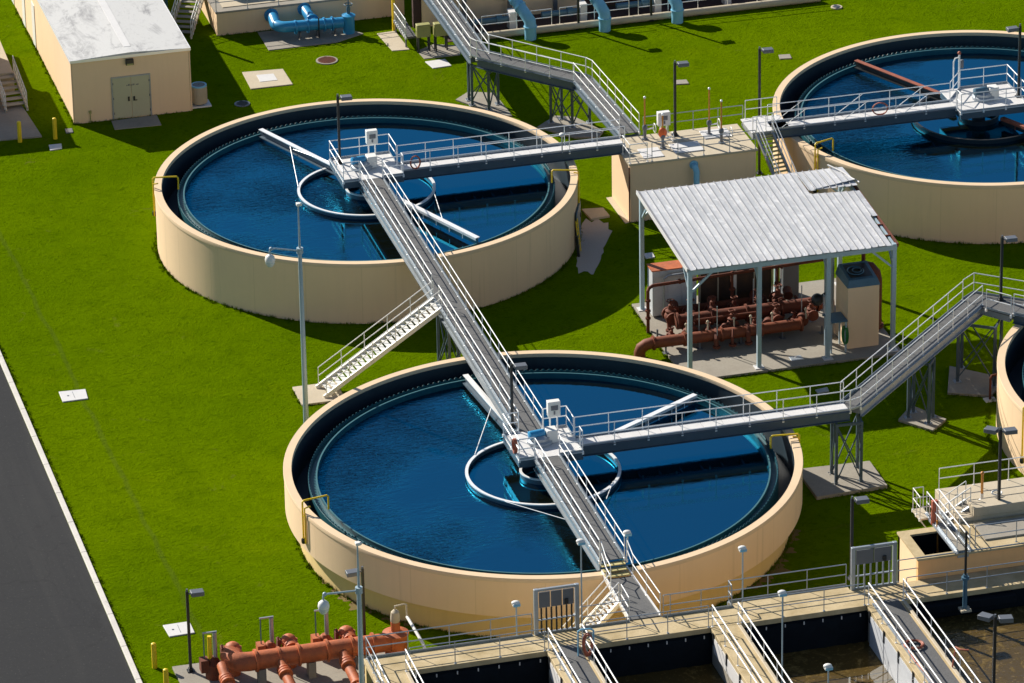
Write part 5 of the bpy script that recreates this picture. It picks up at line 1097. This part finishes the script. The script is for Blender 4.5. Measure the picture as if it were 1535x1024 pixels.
cctv('tall grey pole with a white dome camera in front of the red pipework', *at(546, 1130, 0).xy, 9.84, 12.6, -1, 1.85, .05)
def campole(label, x, y, z, h, s=1.0):
    t = thing('camera_pole', label, 'camera pole', (x, y, z), 'thin poles with small white cameras')
    m = MB(); m.tube([(x, y, z), (x, y, z + h)], .042, 8); m.build('pole', 'post', t)
    m = MB(); m.ball((x - .04, y, z + h + .08), .2 * s, 14, 8, 1.2, .9, .6); m.box(x - .22 * s, x + .2 * s, y - .2, y + .12, z + h - .1, z + h + .08); m.build('camera', 'white', t, bevel=.04)
    m = MB(); m.box(x - .2 * s, x + .18 * s, y - .215, y - .19, z + h - .08, z + h + .05); m.build('visor', 'paleblue', t)
campole('thin pole with a white camera at the right post of the first gate', -3.55, -20.9, DZ, 5.35)
campole('short thin pole with a white camera left of the first gate', -7.1, -20.5, DZ, 1.95)
campole('thin pole with a white camera beside the gangway steps', .95, -14.3, DK, 1.4)
campole('thin pole with a white camera on the set-back railing of the basin deck', 5.8, -20.1, DZ, 3.15)
campole('thin pole with a white camera over the third basin', 4.95, -29.8, DZ, 5.4)
campole('thin pole with a white camera low at the bottom edge', 4.95, -37.5, DZ, 5.0)
t = thing('beacon', 'small white round beacon on the walkway railing of the rear left tank', 'beacon', (13.0, 42.55, DK))
m = MB(); m.tube([(13.0, 42.55, DK), (13.0, 42.55, DK + 1.2)], .045, 8); m.build('pole', 'steel', t)
m = MB(); m.ball((13.0, 42.55, DK + 1.28), .2, 14, 8, 1, 1, .7); m.build('head', 'white', t)
# yellow wash-water pipes hooked over the rims
def spray(label, c, a, R, inner=1.75, drop=2.6, indrop=.9, zt=4.85, second=True):
    d = Vector((math.cos(a), math.sin(a), 0)); s = Vector((-d.y, d.x, 0)); o = Vector(c) + d * (R + .1); i = Vector(c) + d * (R + .1 - inner); Z = lambda z: Vector((0, 0, z))
    t = thing('wash_pipe', label, 'pipe', (*o.xy, 0), 'yellow pipes hooked over the tank rims')
    m = MB(); m.tube([o + Z(zt - drop), o + Z(zt - .1), o - d * .1 + Z(zt), i + d * .1 + Z(zt), i + Z(zt - .1), i + Z(zt - indrop)], .055, 8); m.build('pipe', 'yellow', t)
    if second: m = MB(); m.tube([o + s * .3 + Z(zt - drop), o + s * .3 + Z(zt - .35), o + s * .3 - d * .35 + Z(zt - .3)], .045, 8); m.bar(o + Z(zt - .9), o + s * .3 + Z(zt - .9), .04, .04); m.build('side_pipe', 'yellow', t)
    m = MB(); m.lathe([(.11, 0), (.14, .1), (.14, .25), (.1, .32)], o + Z(zt - drop - .1), 12); m.build('valve', 'black', t)
spray('yellow hooked pipe on the left rim of the rear left tank', A_, math.atan2(2.6, -13.4), 13.8, 1.65)
spray('yellow hooked pipe on the right rim of the rear left tank', A_, math.atan2(-4.4, 13.1), 13.8, 1.75, 3.2)
spray('yellow hooked pipe on the left rim of the front tank', B_, math.atan2(-2.67, -15.1), 15.0, 1.6, 2.6, .9, 4.9)
spray('yellow hooked pipe on the right rim of the front tank under the walkway', B_, math.atan2(-1.75, 14.7), 15.0, 1.7, 2.2, .8, 4.5)
spray('yellow hooked pipe on the left rim of the rear right tank', C_, math.atan2(-4.7, -13.1), 13.8, 1.5, 3.4)
spray('yellow ladder pipe on the wall of the last tank at the right edge', D_, math.atan2(-2.6, -14.7), 14.9, 1.2, 3.6)
